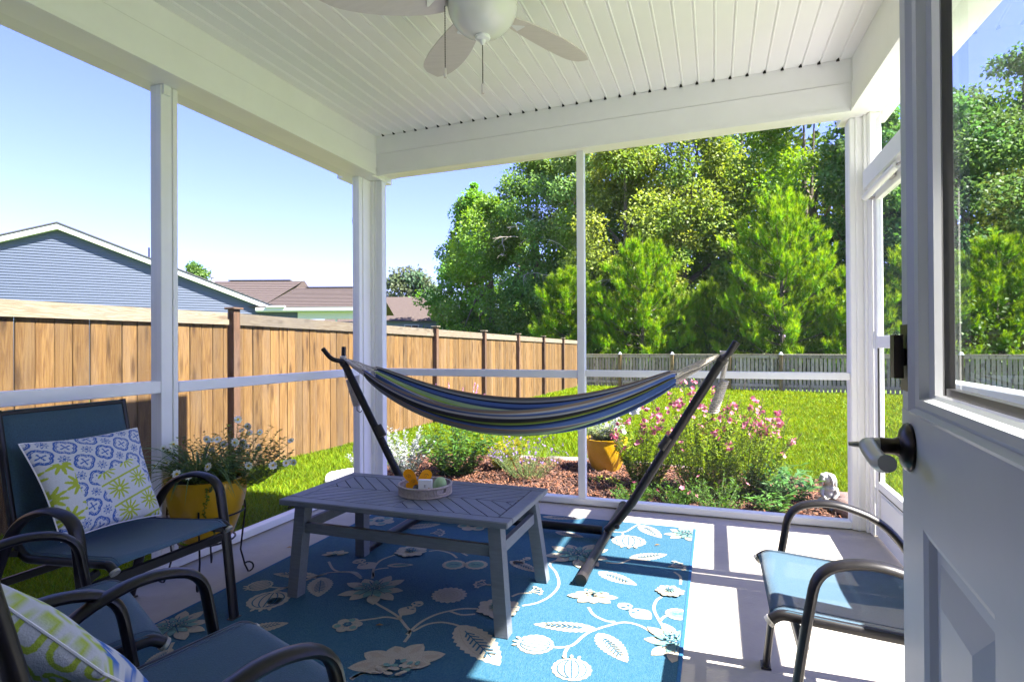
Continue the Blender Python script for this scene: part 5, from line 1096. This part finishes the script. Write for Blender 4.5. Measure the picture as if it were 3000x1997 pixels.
bf = thing('butterfly_ornament', (TC[0] - .045, TC[1] + .0, tz + .008), 'amber glass butterfly ornament with a round black body standing in the tray', 'ornament')
vd = Vector((-.42, .907, 0)); vx = Vector((.907, .42, 0)); bc = Vector((TC[0] - .040, TC[1] - .005, tz + .03))
def wing(pts, nm):
    b = MB(); n_ = len(pts); f_ = [bc + vx * u_ + Vector((0, 0, v_)) + vd * (.010 + abs(u_) * .25) for u_, v_ in pts]; b.add(f_ + [p + vd * .003 for p in f_], [tuple(range(n_))[::-1], tuple(range(n_, 2 * n_))] + [(i, (i + 1) % n_, n_ + (i + 1) % n_, n_ + i) for i in range(n_)]); return b.build(nm, wingm, bf)
def teardrop(ang, L_, w_): 
    o_ = []
    for i in range(24): a = 2 * pi * i / 24; u_ = L_ * (.5 - .5 * math.cos(a)); v_ = w_ * math.sin(a) * (.35 + .65 * u_ / L_) ; o_.append((u_ * math.cos(ang) - v_ * math.sin(ang), u_ * math.sin(ang) + v_ * math.cos(ang)))
    return o_
for ang, L_, w_ in ((.82, .088, .036), (2.25, .092, .036), (-.05, .045, .020), (3.2, .055, .022)): wing(teardrop(ang, L_, w_), 'wing')
b = MB()
for sg in (-1, 1):
    for (cx_, cz_, r_) in ((.040, .043, .012), (.018, .020, .010)):
        b.tube([bc + vx * sg * (cx_ + r_ * (1 - q / 9) * math.cos(q)) + Vector((0, 0, cz_ + r_ * (1 - q / 9) * math.sin(q))) - vd * .001 + vd * (.010 + abs(cx_) * .25 - .004) for q in np.linspace(0, 7.5, 22)], .0008, 4)
b.build('scroll_wire', darkbug, bf)
b = MB(); b.ell(bc + Vector((0, 0, -.008)) - vd * .012, (.021, .021, .019), 16, 10); b.build('body', darkbug, bf, smooth=True)
bx_ = thing('small_box', (TC[0] + .03, TC[1] - .035, tz + .008), 'small white box with tiny gold flecks standing in the tray', 'box')
c_ = Vector((TC[0] + .025, TC[1] - .045, tz + .044)); v2 = Vector((-.28, .96, 0)); x2 = Vector((.96, .28, 0))
b = MB(); b.obox(c_, x2 * .031, v2 * .010, Vector((0, 0, .030))); b.build('carton', boxm, bx_)
b = MB()
for (u_, v_, r_) in ((.018, -.008, .003), (-.016, -.023, .003)): b.obox(c_ + x2 * u_ - v2 * .0105 + Vector((0, 0, v_)), x2 * r_, v2 * .0004, Vector((0, 0, r_)))
b.build('fleck', gold, bx_)
b = MB()
for (u_, v_, a_, h_) in ((-.002, .003, .003, .006), (.004, .003, .001, .006), (-.008, -.016, .001, .004), (-.002, -.016, .0015, .004), (.004, -.016, .001, .004), (.010, -.016, .0015, .004)): b.obox(c_ + x2 * u_ - v2 * .0104 + Vector((0, 0, v_)), x2 * a_, v2 * .0003, Vector((0, 0, h_)))
b.build('print', mat('grey_print', (.35, .35, .36)), bx_)
b = MB(); rot_ = Matrix.Rotation(R(25), 3, 'Y') ; b.ell((TC[0] + .075, TC[1] + .0, tz + .042), (.032, .028, .040), 20, 12, rot_)
tag(b.build('gourd_ornament', melon, None, smooth=True, loc=(TC[0] + .075, TC[1], tz + .008)), 'pale green striped gourd ornament at the right side of the tray', 'ornament')

# ================================================================ HAMMOCK
HY = 3.32
hsd = thing('hammock_stand', (-1.2, HY, 0), 'black steel hammock stand with splayed arms and long foot bars', 'hammock stand')
JL, JR = Vector((-1.80, HY, .055)), Vector((-.60, HY, .055)); z0_ = .010
b = MB(); b.tube([JL + Vector((.03, 0, 0)), JR - Vector((.03, 0, 0))], .025, 14); b.build('base_tube', black, hsd, smooth=True)
for J, fy0 in ((JL, 2.69), (JR, 2.65)):
    b = MB(); b.tube([(J.x, fy0, .034), (J.x, 3.95, .034)], .025, 14); f_ = b.build('foot_bar', black, hsd, smooth=True)
    for ya, yb in ((fy0 - .012, fy0 + .03), (3.93, 3.962)): b = MB(); b.tube([(J.x, ya, .034), (J.x, yb, .034)], .0285, 14); b.build('end_cap', gunm, f_, smooth=True)
TLp, TRp = Vector((-2.405, HY, 1.03)), Vector((.045, HY, 1.062))
for J, T, sg in ((JL, TLp, -1), (JR, TRp, 1)):
    pth = fillet([J - Vector((sg * .10, 0, 0)) , J + Vector((sg * .02, 0, 0)), J + Vector((sg * .17, 0, .16)), T], .12, 5)
    pth = [J + Vector((sg * .0, 0, 0)), J + Vector((sg * .06, 0, .06)), J + Vector((sg * .14, 0, .17)), J + Vector((sg * .19, 0, .25)), T]
    b = MB(); b.tube([Vector(p) for p in catmull(pth, 4)], .025, 14); a_ = b.build('arm', black, hsd, smooth=True)
    m_ = J + (T - J) * .52; d_ = (T - J).normalized(); b = MB(); b.tube([m_ - d_ * .04, m_ + d_ * .04], .029, 14); b.build('sleeve', gunm, a_, smooth=True)
    b = MB()                                                               # bolts down the arm
    for k in range(5): q = J + (T - J) * (.22 + .07 * k) + Vector((0, 0, 0)); b.ell(q + Vector((0, -.026, 0)), (.006, .004, .006), 8, 5)
    b.tube([J + Vector((sg * .07, -.03, .05)), J + Vector((sg * .07, -.055, .05))], .006, 6); b.ell(J + Vector((sg * .07, -.062, .05)), (.015, .008, .015), 10, 6); b.build('bolt', gunm, a_, smooth=True)
    # fork: a U of tube across the arm top, its two tines bent outwards
    cr = d_.cross(Vector((0, 1, 0))).normalized(); 
    b = MB(); pts = [T + Vector((sg * .10, -.085, .085)), T + Vector((sg * .045, -.070, .020)), T + Vector((0, -.03, 0)), T + Vector((0, .03, 0)), T + Vector((sg * .045, .070, .020)), T + Vector((sg * .055, .085, .095))]
    if sg > 0: pts = [T + Vector((.058, -.075, .085)), T + Vector((.02, -.065, .02)), T + Vector((0, -.03, 0)), T + Vector((0, .03, 0)), T + Vector((.03, .065, .02)), T + Vector((.075, .075, .08))]
    b.tube([Vector(p) for p in catmull(pts, 5)], .0155, 12); b.build('fork', black, a_, smooth=True)
    b = MB(); q = T - d_ * .02; b.tube([q - d_ * .01, q + d_ * .02], .03, 12); b.build('collar', gunm, a_, smooth=True)
# cloth
hm = thing('hammock', (-1.2, HY, .8), 'striped blue, green and grey cloth hammock slung on the black stand', 'hammock')
XA, XB = -2.205, -.205; NU, NV = 110, 130
pal_ = {'o': (.10, .11, .015), 'n': (.020, .040, .12), 'b': (.07, .13, .36), 'g': (.22, .36, .05), 'k': (.012, .012, .018), 'w': (.42, .42, .42), 'y': (.17, .17, .17), 't': (.26, .17, .12), 'l': (.34, .46, .26)}
seq = 'ytwbbbywkkoggoknbbbwtyyllggtwynnbnwytkbbngggltywkkynnbbwytggllnnbbkwyt'
def zc(f): return .94 - .345 * (1 - (2 * f - 1) ** 2) ** .92 + (.0 * f)
V = []; C = []
U = np.linspace(0, 1, NU); Vv = np.linspace(-1, 1, NV)
sidx = np.clip(((Vv + 1) / 2 * len(seq)).astype(int), 0, len(seq) - 1); stripe = np.array([pal_[seq[i]] for i in sidx])
for f in U:
    open_ = math.sin(pi * min(max(f * 1.0, 0.0), 1)) ** .55; wy_ = .060 + .145 * open_; hz = .050 + .140 * open_; x = XA + (XB - XA) * f; zb = zc(f) - .012
    ripple = (.012 * np.sin(Vv * 17 + 2.2 * f + .5 * math.sin(9 * f)) + .009 * np.sin(Vv * 31 - 3 * f) + .004 * np.sin(Vv * 53 + 7 * f)) * (.35 + .65 * (1 - open_ * .6))
    th = Vv * 1.32; yy = HY + (wy_ + ripple) * np.sin(th) * 1.02; zz = zb + hz * (1 - np.cos(th)) / (1 - math.cos(1.32)) * (1 + .10 * (Vv > 0) * Vv) + ripple * np.cos(th) * -1.0
    zz = zz - .02 * open_ * np.exp(-((Vv + .95) / .12) ** 2)
    V.append(np.stack([np.full(NV, x), yy, zz], -1)); C.append(stripe)
V = np.concatenate(V); C = np.concatenate(C); F = np.array([(i * NV + j, i * NV + j + 1, (i + 1) * NV + j + 1, (i + 1) * NV + j) for i in range(NU - 1) for j in range(NV - 1)])
ch = npmesh('cloth', V - np.array(hm.location), F, clothm, C, hm, smooth=True)
for X_, T, sg in ((XA, TLp, -1), (XB, TRp, 1)):
    b = MB(); ve = V[:NV] if sg < 0 else V[-NV:]
    for k in range(26):
        e_ = ve[int(k * (NV - 1) / 25)]; q = T + Vector((sg * -.005, -.012 + .024 * k / 25, .018)); m_ = Vector(e_).lerp(q, .5) + Vector((0, 0, -.012 * math.sin(k))); b.tube([Vector(e_) - Vector((sg * .03, 0, 0)), Vector(e_), m_, q], .0035, 5)
    b.build('suspension_cord', ropem, hm, smooth=True)
    b = MB(); b.tube([T + Vector((sg * -.02, 0, .022)), T + Vector((sg * .012, .0, .026)), T + Vector((sg * .01, .035, -.03)), T + Vector((-sg * .0 if sg < 0 else -.01, .045, -.12))], .013, 8)
    q0 = T + Vector((.0 if sg > 0 else .02, .045, -.13)); tail = [q0 + Vector((-.02 * k * sg * .5, .0, -.030 * k)) for k in range(7)]
    b.tube(tail, [.016, .022, .024, .024, .023, .021, .016], 10)
    for k in range(14): q = tail[0].lerp(tail[-1], (k + .5) / 14); r_ = .0245; b.tube([q + Vector((r_ * math.cos(a), r_ * math.sin(a), .003 * math.sin(a))) for a in np.linspace(0, 2 * pi, 13)], .0045, 5)
    b.build('coiled_rope', ropem, hm, smooth=True)
    b = MB(); q = tail[-1]; b.tube([q, q + Vector((.0, 0, -.03)), q + Vector((.025 * -sg, 0, -.045)), q + Vector((.04 * -sg, 0, -.03))], .003, 6); b.build('hook', black, hm, smooth=True)

# ================================================================ CHAIRS
def make_chair():
    t = thing('sling_chair', (0, 0, 0), 'x', 'chair', 'navy sling armchairs on the porch')
    SW, AW = .235, .288
    for s in (-1, 1):
        prof = [(s * AW, .0 + .005, .0), (s * AW, -.035, .33), (s * AW, -.075, .568), (s * AW, -.20, .597), (s * AW, -.36, .545), (s * AW, -.485, .36), (s * AW, -.60, .0)]
        b = MB(); pth = fillet(prof, .10, 6); b.tube(pth, 0, 12, flat=(.0235, .0125), ref=(1, 0, 0)); f = b.build('arm_frame', black, t, world=False, smooth=True)
        for ya, yb in ((-.012, .022), (-.615, -.580)): b = MB(); b.cbox(s * AW - .026, s * AW + .026, ya, yb, 0, .008, .002); b.build('foot_cap', gunm, f, world=False)
        rail = [(s * SW, .028, .398), (s * SW, .005, .415), (s * SW, -.20, .400), (s * SW, -.42, .385), (s * SW, -.47, .44), (s * SW, -.52, .66), (s * SW, -.575, .905)]
        b = MB(); b.tube(fillet(rail, .06, 6), .0145, 10); b.build('sling_rail', black, t, world=False, smooth=True)
        b = MB(); b.tube([(s * SW, .0285, .397), (s * SW, .036, .390)], .0165, 10); b.build('rail_cap', nickel, t, world=False, smooth=True)
        b = MB(); b.beam((s * SW, -.44, .40), (s * AW, -.455, .42), .02, .02); b.beam((s * SW, -.05, .385), (s * AW, -.045, .365), .02, .02); b.build('bracket', black, t, world=False)
    b = MB(); b.cbox(-AW + .012, AW - .012, -.052, -.034, .325, .360, .004); b.build('front_stretcher', black, t, world=False)
    b = MB(); b.cbox(-AW + .012, AW - .012, -.515, -.497, .28, .31, .004); b.build('rear_stretcher', black, t, world=False)
    b = MB(); b.tube([(-SW, -.572, .892), (SW, -.572, .892)], .012, 10); b.build('top_bar', black, t, world=False, smooth=True)
    # sling: seat and back as one sheet with slight sag
    prof = fillet([(0, .030, .412), (0, .0, .432), (0, -.20, .416), (0, -.42, .401), (0, -.462, .45), (0, -.508, .66), (0, -.568, .905)], .05, 6); n = len(prof); m_ = 13; V = []; F = []
    for i, p in enumerate(prof):
        for j in range(m_):
            x = -SW - .008 + (2 * SW + .016) * j / (m_ - 1); q = 1 - (2 * j / (m_ - 1) - 1) ** 2; sag = .016 * q * math.sin(pi * min(1, i / (n * .62))) if i < n * .62 else 0
            V.append((x, p.y, p.z - sag + (.0 if 0 < j < m_ - 1 else -.006)))
    nV = len(V); F = [(i * m_ + j, i * m_ + j + 1, (i + 1) * m_ + j + 1, (i + 1) * m_ + j) for i in range(n - 1) for j in range(m_ - 1)]
    b = MB(); b.add(V, F); o = b.build('sling', sling, t, world=False, smooth=True); sm = o.modifiers.new('thick', 'SOLIDIFY'); sm.thickness = .0022
    sm_ = mat('seam_thread', (.05, .08, .12), .9)
    for s in (-1, 1): b = MB(); b.tube([(s * (SW - .020), p.y, p.z + .0006) for p in prof], .0012, 4); b.build('seam', sm_, t, world=False)
    return t
ch0 = make_chair()
specs = [((-1.905, 1.585), 0, 'navy sling chair in the far left corner, holding the large patterned pillow'), ((-1.534, 1.14), 64.5, 'navy sling chair at the left edge, between the pillow chair and the nearest chair'),
         ((-.937, 1.085), 70, 'nearest navy sling chair at the bottom edge, with a second pillow'), ((.165, 1.92), 180, 'navy sling chair on the right, in the sun beside the open entrance door')]
for i, ((x, y), a, lb) in enumerate(specs):
    o = ch0 if i == 0 else copy_tree(ch0)
    o.location = (x, y, .0005 if a else 0); o.rotation_euler[2] = R(a - 90); o['label'] = lb

# ================================================================ PILLOWS
def pattern(u, v):
    """tile print: blue quatrefoils and crosses with olive patches"""
    W_ = np.array([.50, .52, .56]); BL = np.array([.030, .095, .34]); OL = np.array([.33, .40, .035]); col = np.tile(W_, (len(u), 1))
    def layer(pu, pv, sc, c, msk, wt=.055):
        a, b_ = (pu * sc) % 1 - .5, (pv * sc) % 1 - .5; r1 = np.hypot(np.abs(a) - .17, b_); r2 = np.hypot(a, np.abs(b_) - .17); q = np.minimum(r1, r2); ring = (np.abs(q - .235) < wt * .42) | (np.abs(q - .165) < wt * .22)
        cross = ((np.abs(a) < .022 + .10 * np.abs(b_) ** 1.2) & (np.abs(b_) < .20) & (np.abs(b_) > .03)) | ((np.abs(b_) < .022 + .10 * np.abs(a) ** 1.2) & (np.abs(a) < .20) & (np.abs(a) > .03)); dot = np.hypot(a, b_) < .035
        a2, b2 = ((pu * sc + .5) % 1) - .5, ((pv * sc + .5) % 1) - .5; rr = np.hypot(a2, b2); th = np.arctan2(b2, a2); star = (rr < .17 + .05 * np.cos(8 * th)) & ~((rr < .11 + .05 * np.cos(8 * th)) & (rr > .06)) 
        k = (ring | cross | dot | star) & msk; col[k] = c
    p, q = (u + .35 * v), (v - .35 * u)
    diag = (u * .7 + v) ; patch = np.floor(p * 1.9) + 2 * np.floor(q * 1.9 + .3); pr_ = np.abs(np.sin(patch * 12.9898) * 43758.5) % 1
    lay1 = pr_ < .58; lay2 = (pr_ >= .58) & (pr_ < .80); lay3 = pr_ >= .80
    layer(p, q, 4.4, BL, lay1, .085); layer(p, q, 8.0, BL, lay2, .09)
    # olive leafy patches
    a, b_ = (p * 3.8) % 1 - .5, (q * 3.8) % 1 - .5; rr = np.hypot(a, b_); th = np.arctan2(b_, a); fl = (rr < .30 + .16 * np.cos(12 * th)) & (rr > .06); bar = np.abs(b_ - .42) < .04
    k = (fl | bar) & lay3; col[k] = OL; left = (u < .22) & (v > .12) & (v < .72); k2 = left & (rr < .36 + .14 * np.cos(10 * th)) & (rr > .05); col[left & ~k2] = W_; col[k2] = OL
    return col * (1 + rng.uniform(-.05, .05, (len(u), 1)))
def pattern2(u, v):
    W_ = np.array([.50, .52, .56]); BL = np.array([.025, .12, .42]); OL = np.array([.36, .46, .05]); col = np.tile(W_, (len(u), 1))
    a, b_ = (u * 5.5) % 1 - .5, (v * 5.5) % 1 - .5; r = np.hypot(a, b_); top = v > .88 - .25 * (1 - u); k = top & (np.abs(r - .33) < .085); col[k] = OL
    cx_, cy_ = u - .45, v - .25; rr = np.hypot(cx_, cy_); th = np.arctan2(cy_, cx_); pet = (np.abs(((th * 9 / pi) % 1) - .5) < .34 * np.sin(np.clip((rr * 5.0) % 1, 0, 1) * pi)) & ~top; col[pet] = BL
    g_ = (np.abs(v - .86 + .25 * (1 - u)) < .03) & (np.sin(u * 90) > 0); col[g_] = OL; return col * (1 + rng.uniform(-.05, .05, (len(u), 1)))
def pillow(label, c00, c10, c11, c01, thick, pat):
    """soft cushion from four corner points (bottom left, bottom right, top right, top left)"""
    N = 180; u, v = np.meshgrid(np.linspace(0, 1, N), np.linspace(0, 1, N)); u = u.ravel(); v = v.ravel(); c00, c10, c11, c01 = map(np.array, (c00, c10, c11, c01))
    pin = .035; uu = u + pin * np.sin(pi * v) * (1 - 2 * u) * 1.0; vv = v + pin * np.sin(pi * u) * (1 - 2 * v)
    base = (c00[None] * ((1 - uu) * (1 - vv))[:, None] + c10[None] * (uu * (1 - vv))[:, None] + c11[None] * (uu * vv)[:, None] + c01[None] * ((1 - uu) * vv)[:, None])
    n_ = unit(np.cross(c10 - c00, c01 - c00)); puff = (np.clip(16 * u * (1 - u) * v * (1 - v), 0, 1)) ** .42 * thick; puff = puff + .004 * np.sin(u * 9 + v * 4) * (puff / thick) + .004 * np.sin(v * 13 - u * 5) * (puff / thick)
    Vf = base + n_[None] * puff[:, None]; Vb = base - n_[None] * puff[:, None] * .8; C = pat(u, v); ctr = (c00 + c10 + c11 + c01) / 4
    F1 = np.array([(j * N + i, j * N + i + 1, (j + 1) * N + i + 1, (j + 1) * N + i) for j in range(N - 1) for i in range(N - 1)])
    low = c00 * .5 + c10 * .5
    t = thing('throw_pillow', tuple(low), label, 'pillow', 'tile-patterned throw pillows')
    npmesh('front_cover', Vf - low, F1, pillowm, C, t, smooth=True)
    s_ = np.arange(0, N, 6); s_[-1] = N - 1; M = len(s_); idx = (s_[:, None] * N + s_[None]).ravel(); F2 = np.array([(j * M + i, (j + 1) * M + i, (j + 1) * M + i + 1, j * M + i + 1) for j in range(M - 1) for i in range(M - 1)])
    npmesh('back_cover', Vb[idx] - low, F2, pillowm, C[idx], t, smooth=True)
    b = MB(); ring = [c00, c10, c11, c01, c00]; e_ = []
    bi = [i for i in range(0, N, 6)] + [j * N + N - 1 for j in range(0, N, 6)] + [(N - 1) * N + i for i in range(N - 1, -1, -6)] + [j * N for j in range(N - 1, -1, -6)]
    b.tube([Vector(Vf[i] - low) for i in bi], .003, 6); b.build('seam', boxm, t, world=False); return t
pillow('large white pillow with blue and olive tile pattern, leaning in the far left chair', (-2.17, 1.372, .455), (-2.19, 1.775, .435), (-2.33, 1.775, .790), (-2.36, 1.352, .790), .062, pattern)
pillow('white pillow with bold blue petals and green rings, at the bottom left corner', (-1.42, .76, .44), (-1.0, .84, .43), (-1.0, .70, .575), (-1.37, .62, .79), .07, pattern2)

# ================================================================ CEILING FAN
FC = Vector((-.848, 2.07, 0))
fan = thing('ceiling_fan', (FC.x, FC.y, CZ), 'white ceiling fan with five blades, frosted globe and two pull chains', 'ceiling fan')
b = MB(); b.lathe([(.001, 0), (.085, 0), (.088, -.03), (.07, -.05), (.05, -.06)], (FC.x, FC.y, CZ), 32); b.build('canopy', trimw, fan, smooth=True)
b = MB(); b.lathe([(.05, -.06), (.13, -.075), (.15, -.12), (.15, -.20), (.12, -.235), (.075, -.25), (.075, -.275), (.118, -.29), (.128, -.305)], (FC.x, FC.y, CZ), 36); b.build('motor', trimw, fan, smooth=True)
gzc = CZ - .305
b = MB(); b.lathe([(.136 * math.cos(a), -.125 * math.sin(a)) for a in np.linspace(0, pi / 2 - .02, 14)], (FC.x, FC.y, gzc), 40); b.build('globe', opal, fan, smooth=True)
b = MB(); b.lathe([(.028, .002), (.031, -.006), (.028, -.012), (.012, -.016), (.009, -.028), (.001, -.036)], (FC.x, FC.y, gzc - .122), 20); b.build('finial', trimw, fan, smooth=True)
for ang in (64.3, 136.3, 208.3, 280.3, 352.3):
    a = R(ang); dv = Vector((math.cos(a), math.sin(a), 0)); pv = Vector((-math.sin(a), math.cos(a), 0)); zt = CZ - .310
    out = []
    Rr = [(.145, -.045), (.22, -.068), (.34, -.084), (.46, -.084), (.56, -.068), (.625, -.035), (.62, .020), (.575, .052), (.46, .062), (.34, .060), (.22, .052), (.145, .040)]
    sm_ = [Vector((p[0], p[1], 0)) for p in [tuple(q) for q in catmull([np.array(r_) for r_ in Rr[:6]], 5)]] + [Vector((p[0], p[1], 0)) for p in [tuple(q) for q in catmull([np.array(r_) for r_ in Rr[6:]], 5)]]
    b = MB(); n_ = len(sm_); top = [FC + Vector((0, 0, zt)) + dv * q.x + pv * q.y + Vector((0, 0, q.y * .20)) for q in sm_]
    b.add([p for p in top] + [p + Vector((0, 0, .006)) for p in top], [tuple(range(n_))[::-1], tuple(range(n_, 2 * n_))] + [(i, (i + 1) % n_, n_ + (i + 1) % n_, n_ + i) for i in range(n_)]); bl_ = b.build('blade', blade, fan)
    b = MB(); b.beam(FC + dv * .10 + Vector((0, 0, zt + .03)), FC + dv * .215 + Vector((0, 0, zt - .004)), .045, .006); 
    b.build('blade_iron', trimw, bl_)
for (dx_, dy_, zt, zb) in ((0, 0, gzc - .158, 2.13), (-.135, -.055, gzc + .01, 2.19)):
    b = MB(); p0 = Vector((FC.x + dx_, FC.y + dy_, zt)); p1 = Vector((FC.x + dx_, FC.y + dy_, zb)); b.tube([p0, p1], .0018, 6)
    for k in range(28): b.ell(p0.lerp(p1, k / 28), (.0026, .0026, .0026), 6, 4)
    c = b.build('pull_chain', brass, fan); b = MB(); b.tube([p1, p1 - Vector((0, 0, .036))], [.0055, .0062], 8); b.build('pull_handle', blade, c, smooth=True)
b = MB(); b.cbox(FC.x - .15, FC.x - .12, FC.y - .065, FC.y - .045, gzc - .005, gzc + .02, .003); b.build('switch', blade, fan)
fan.location.z += .022
# a few dry leaves and bits on the slab and rug
for i, (x, y, z, lb) in enumerate(((-2.28, 2.62, .004, 'dry brown leaf on the concrete near the left sill'), (-.33, 3.30, .010, 'tiny yellow leaf on the sunny back corner of the rug'), (-1.30, 2.0, .010, 'pale leaf scrap on the dark blue rug in front of the table'))):
    n_ = 1; V, F, C = leaves(np.array([[0, 0, 0.]]), np.array([[1., .3, .05]]), np.array([[0, 0, 1.]]), .035, .013, np.array([[.34, .20, .05]])); o = npmesh('dry_leaf', V, F, leafm, C); o.location = (x, y, z); tag(o, lb, 'leaf')
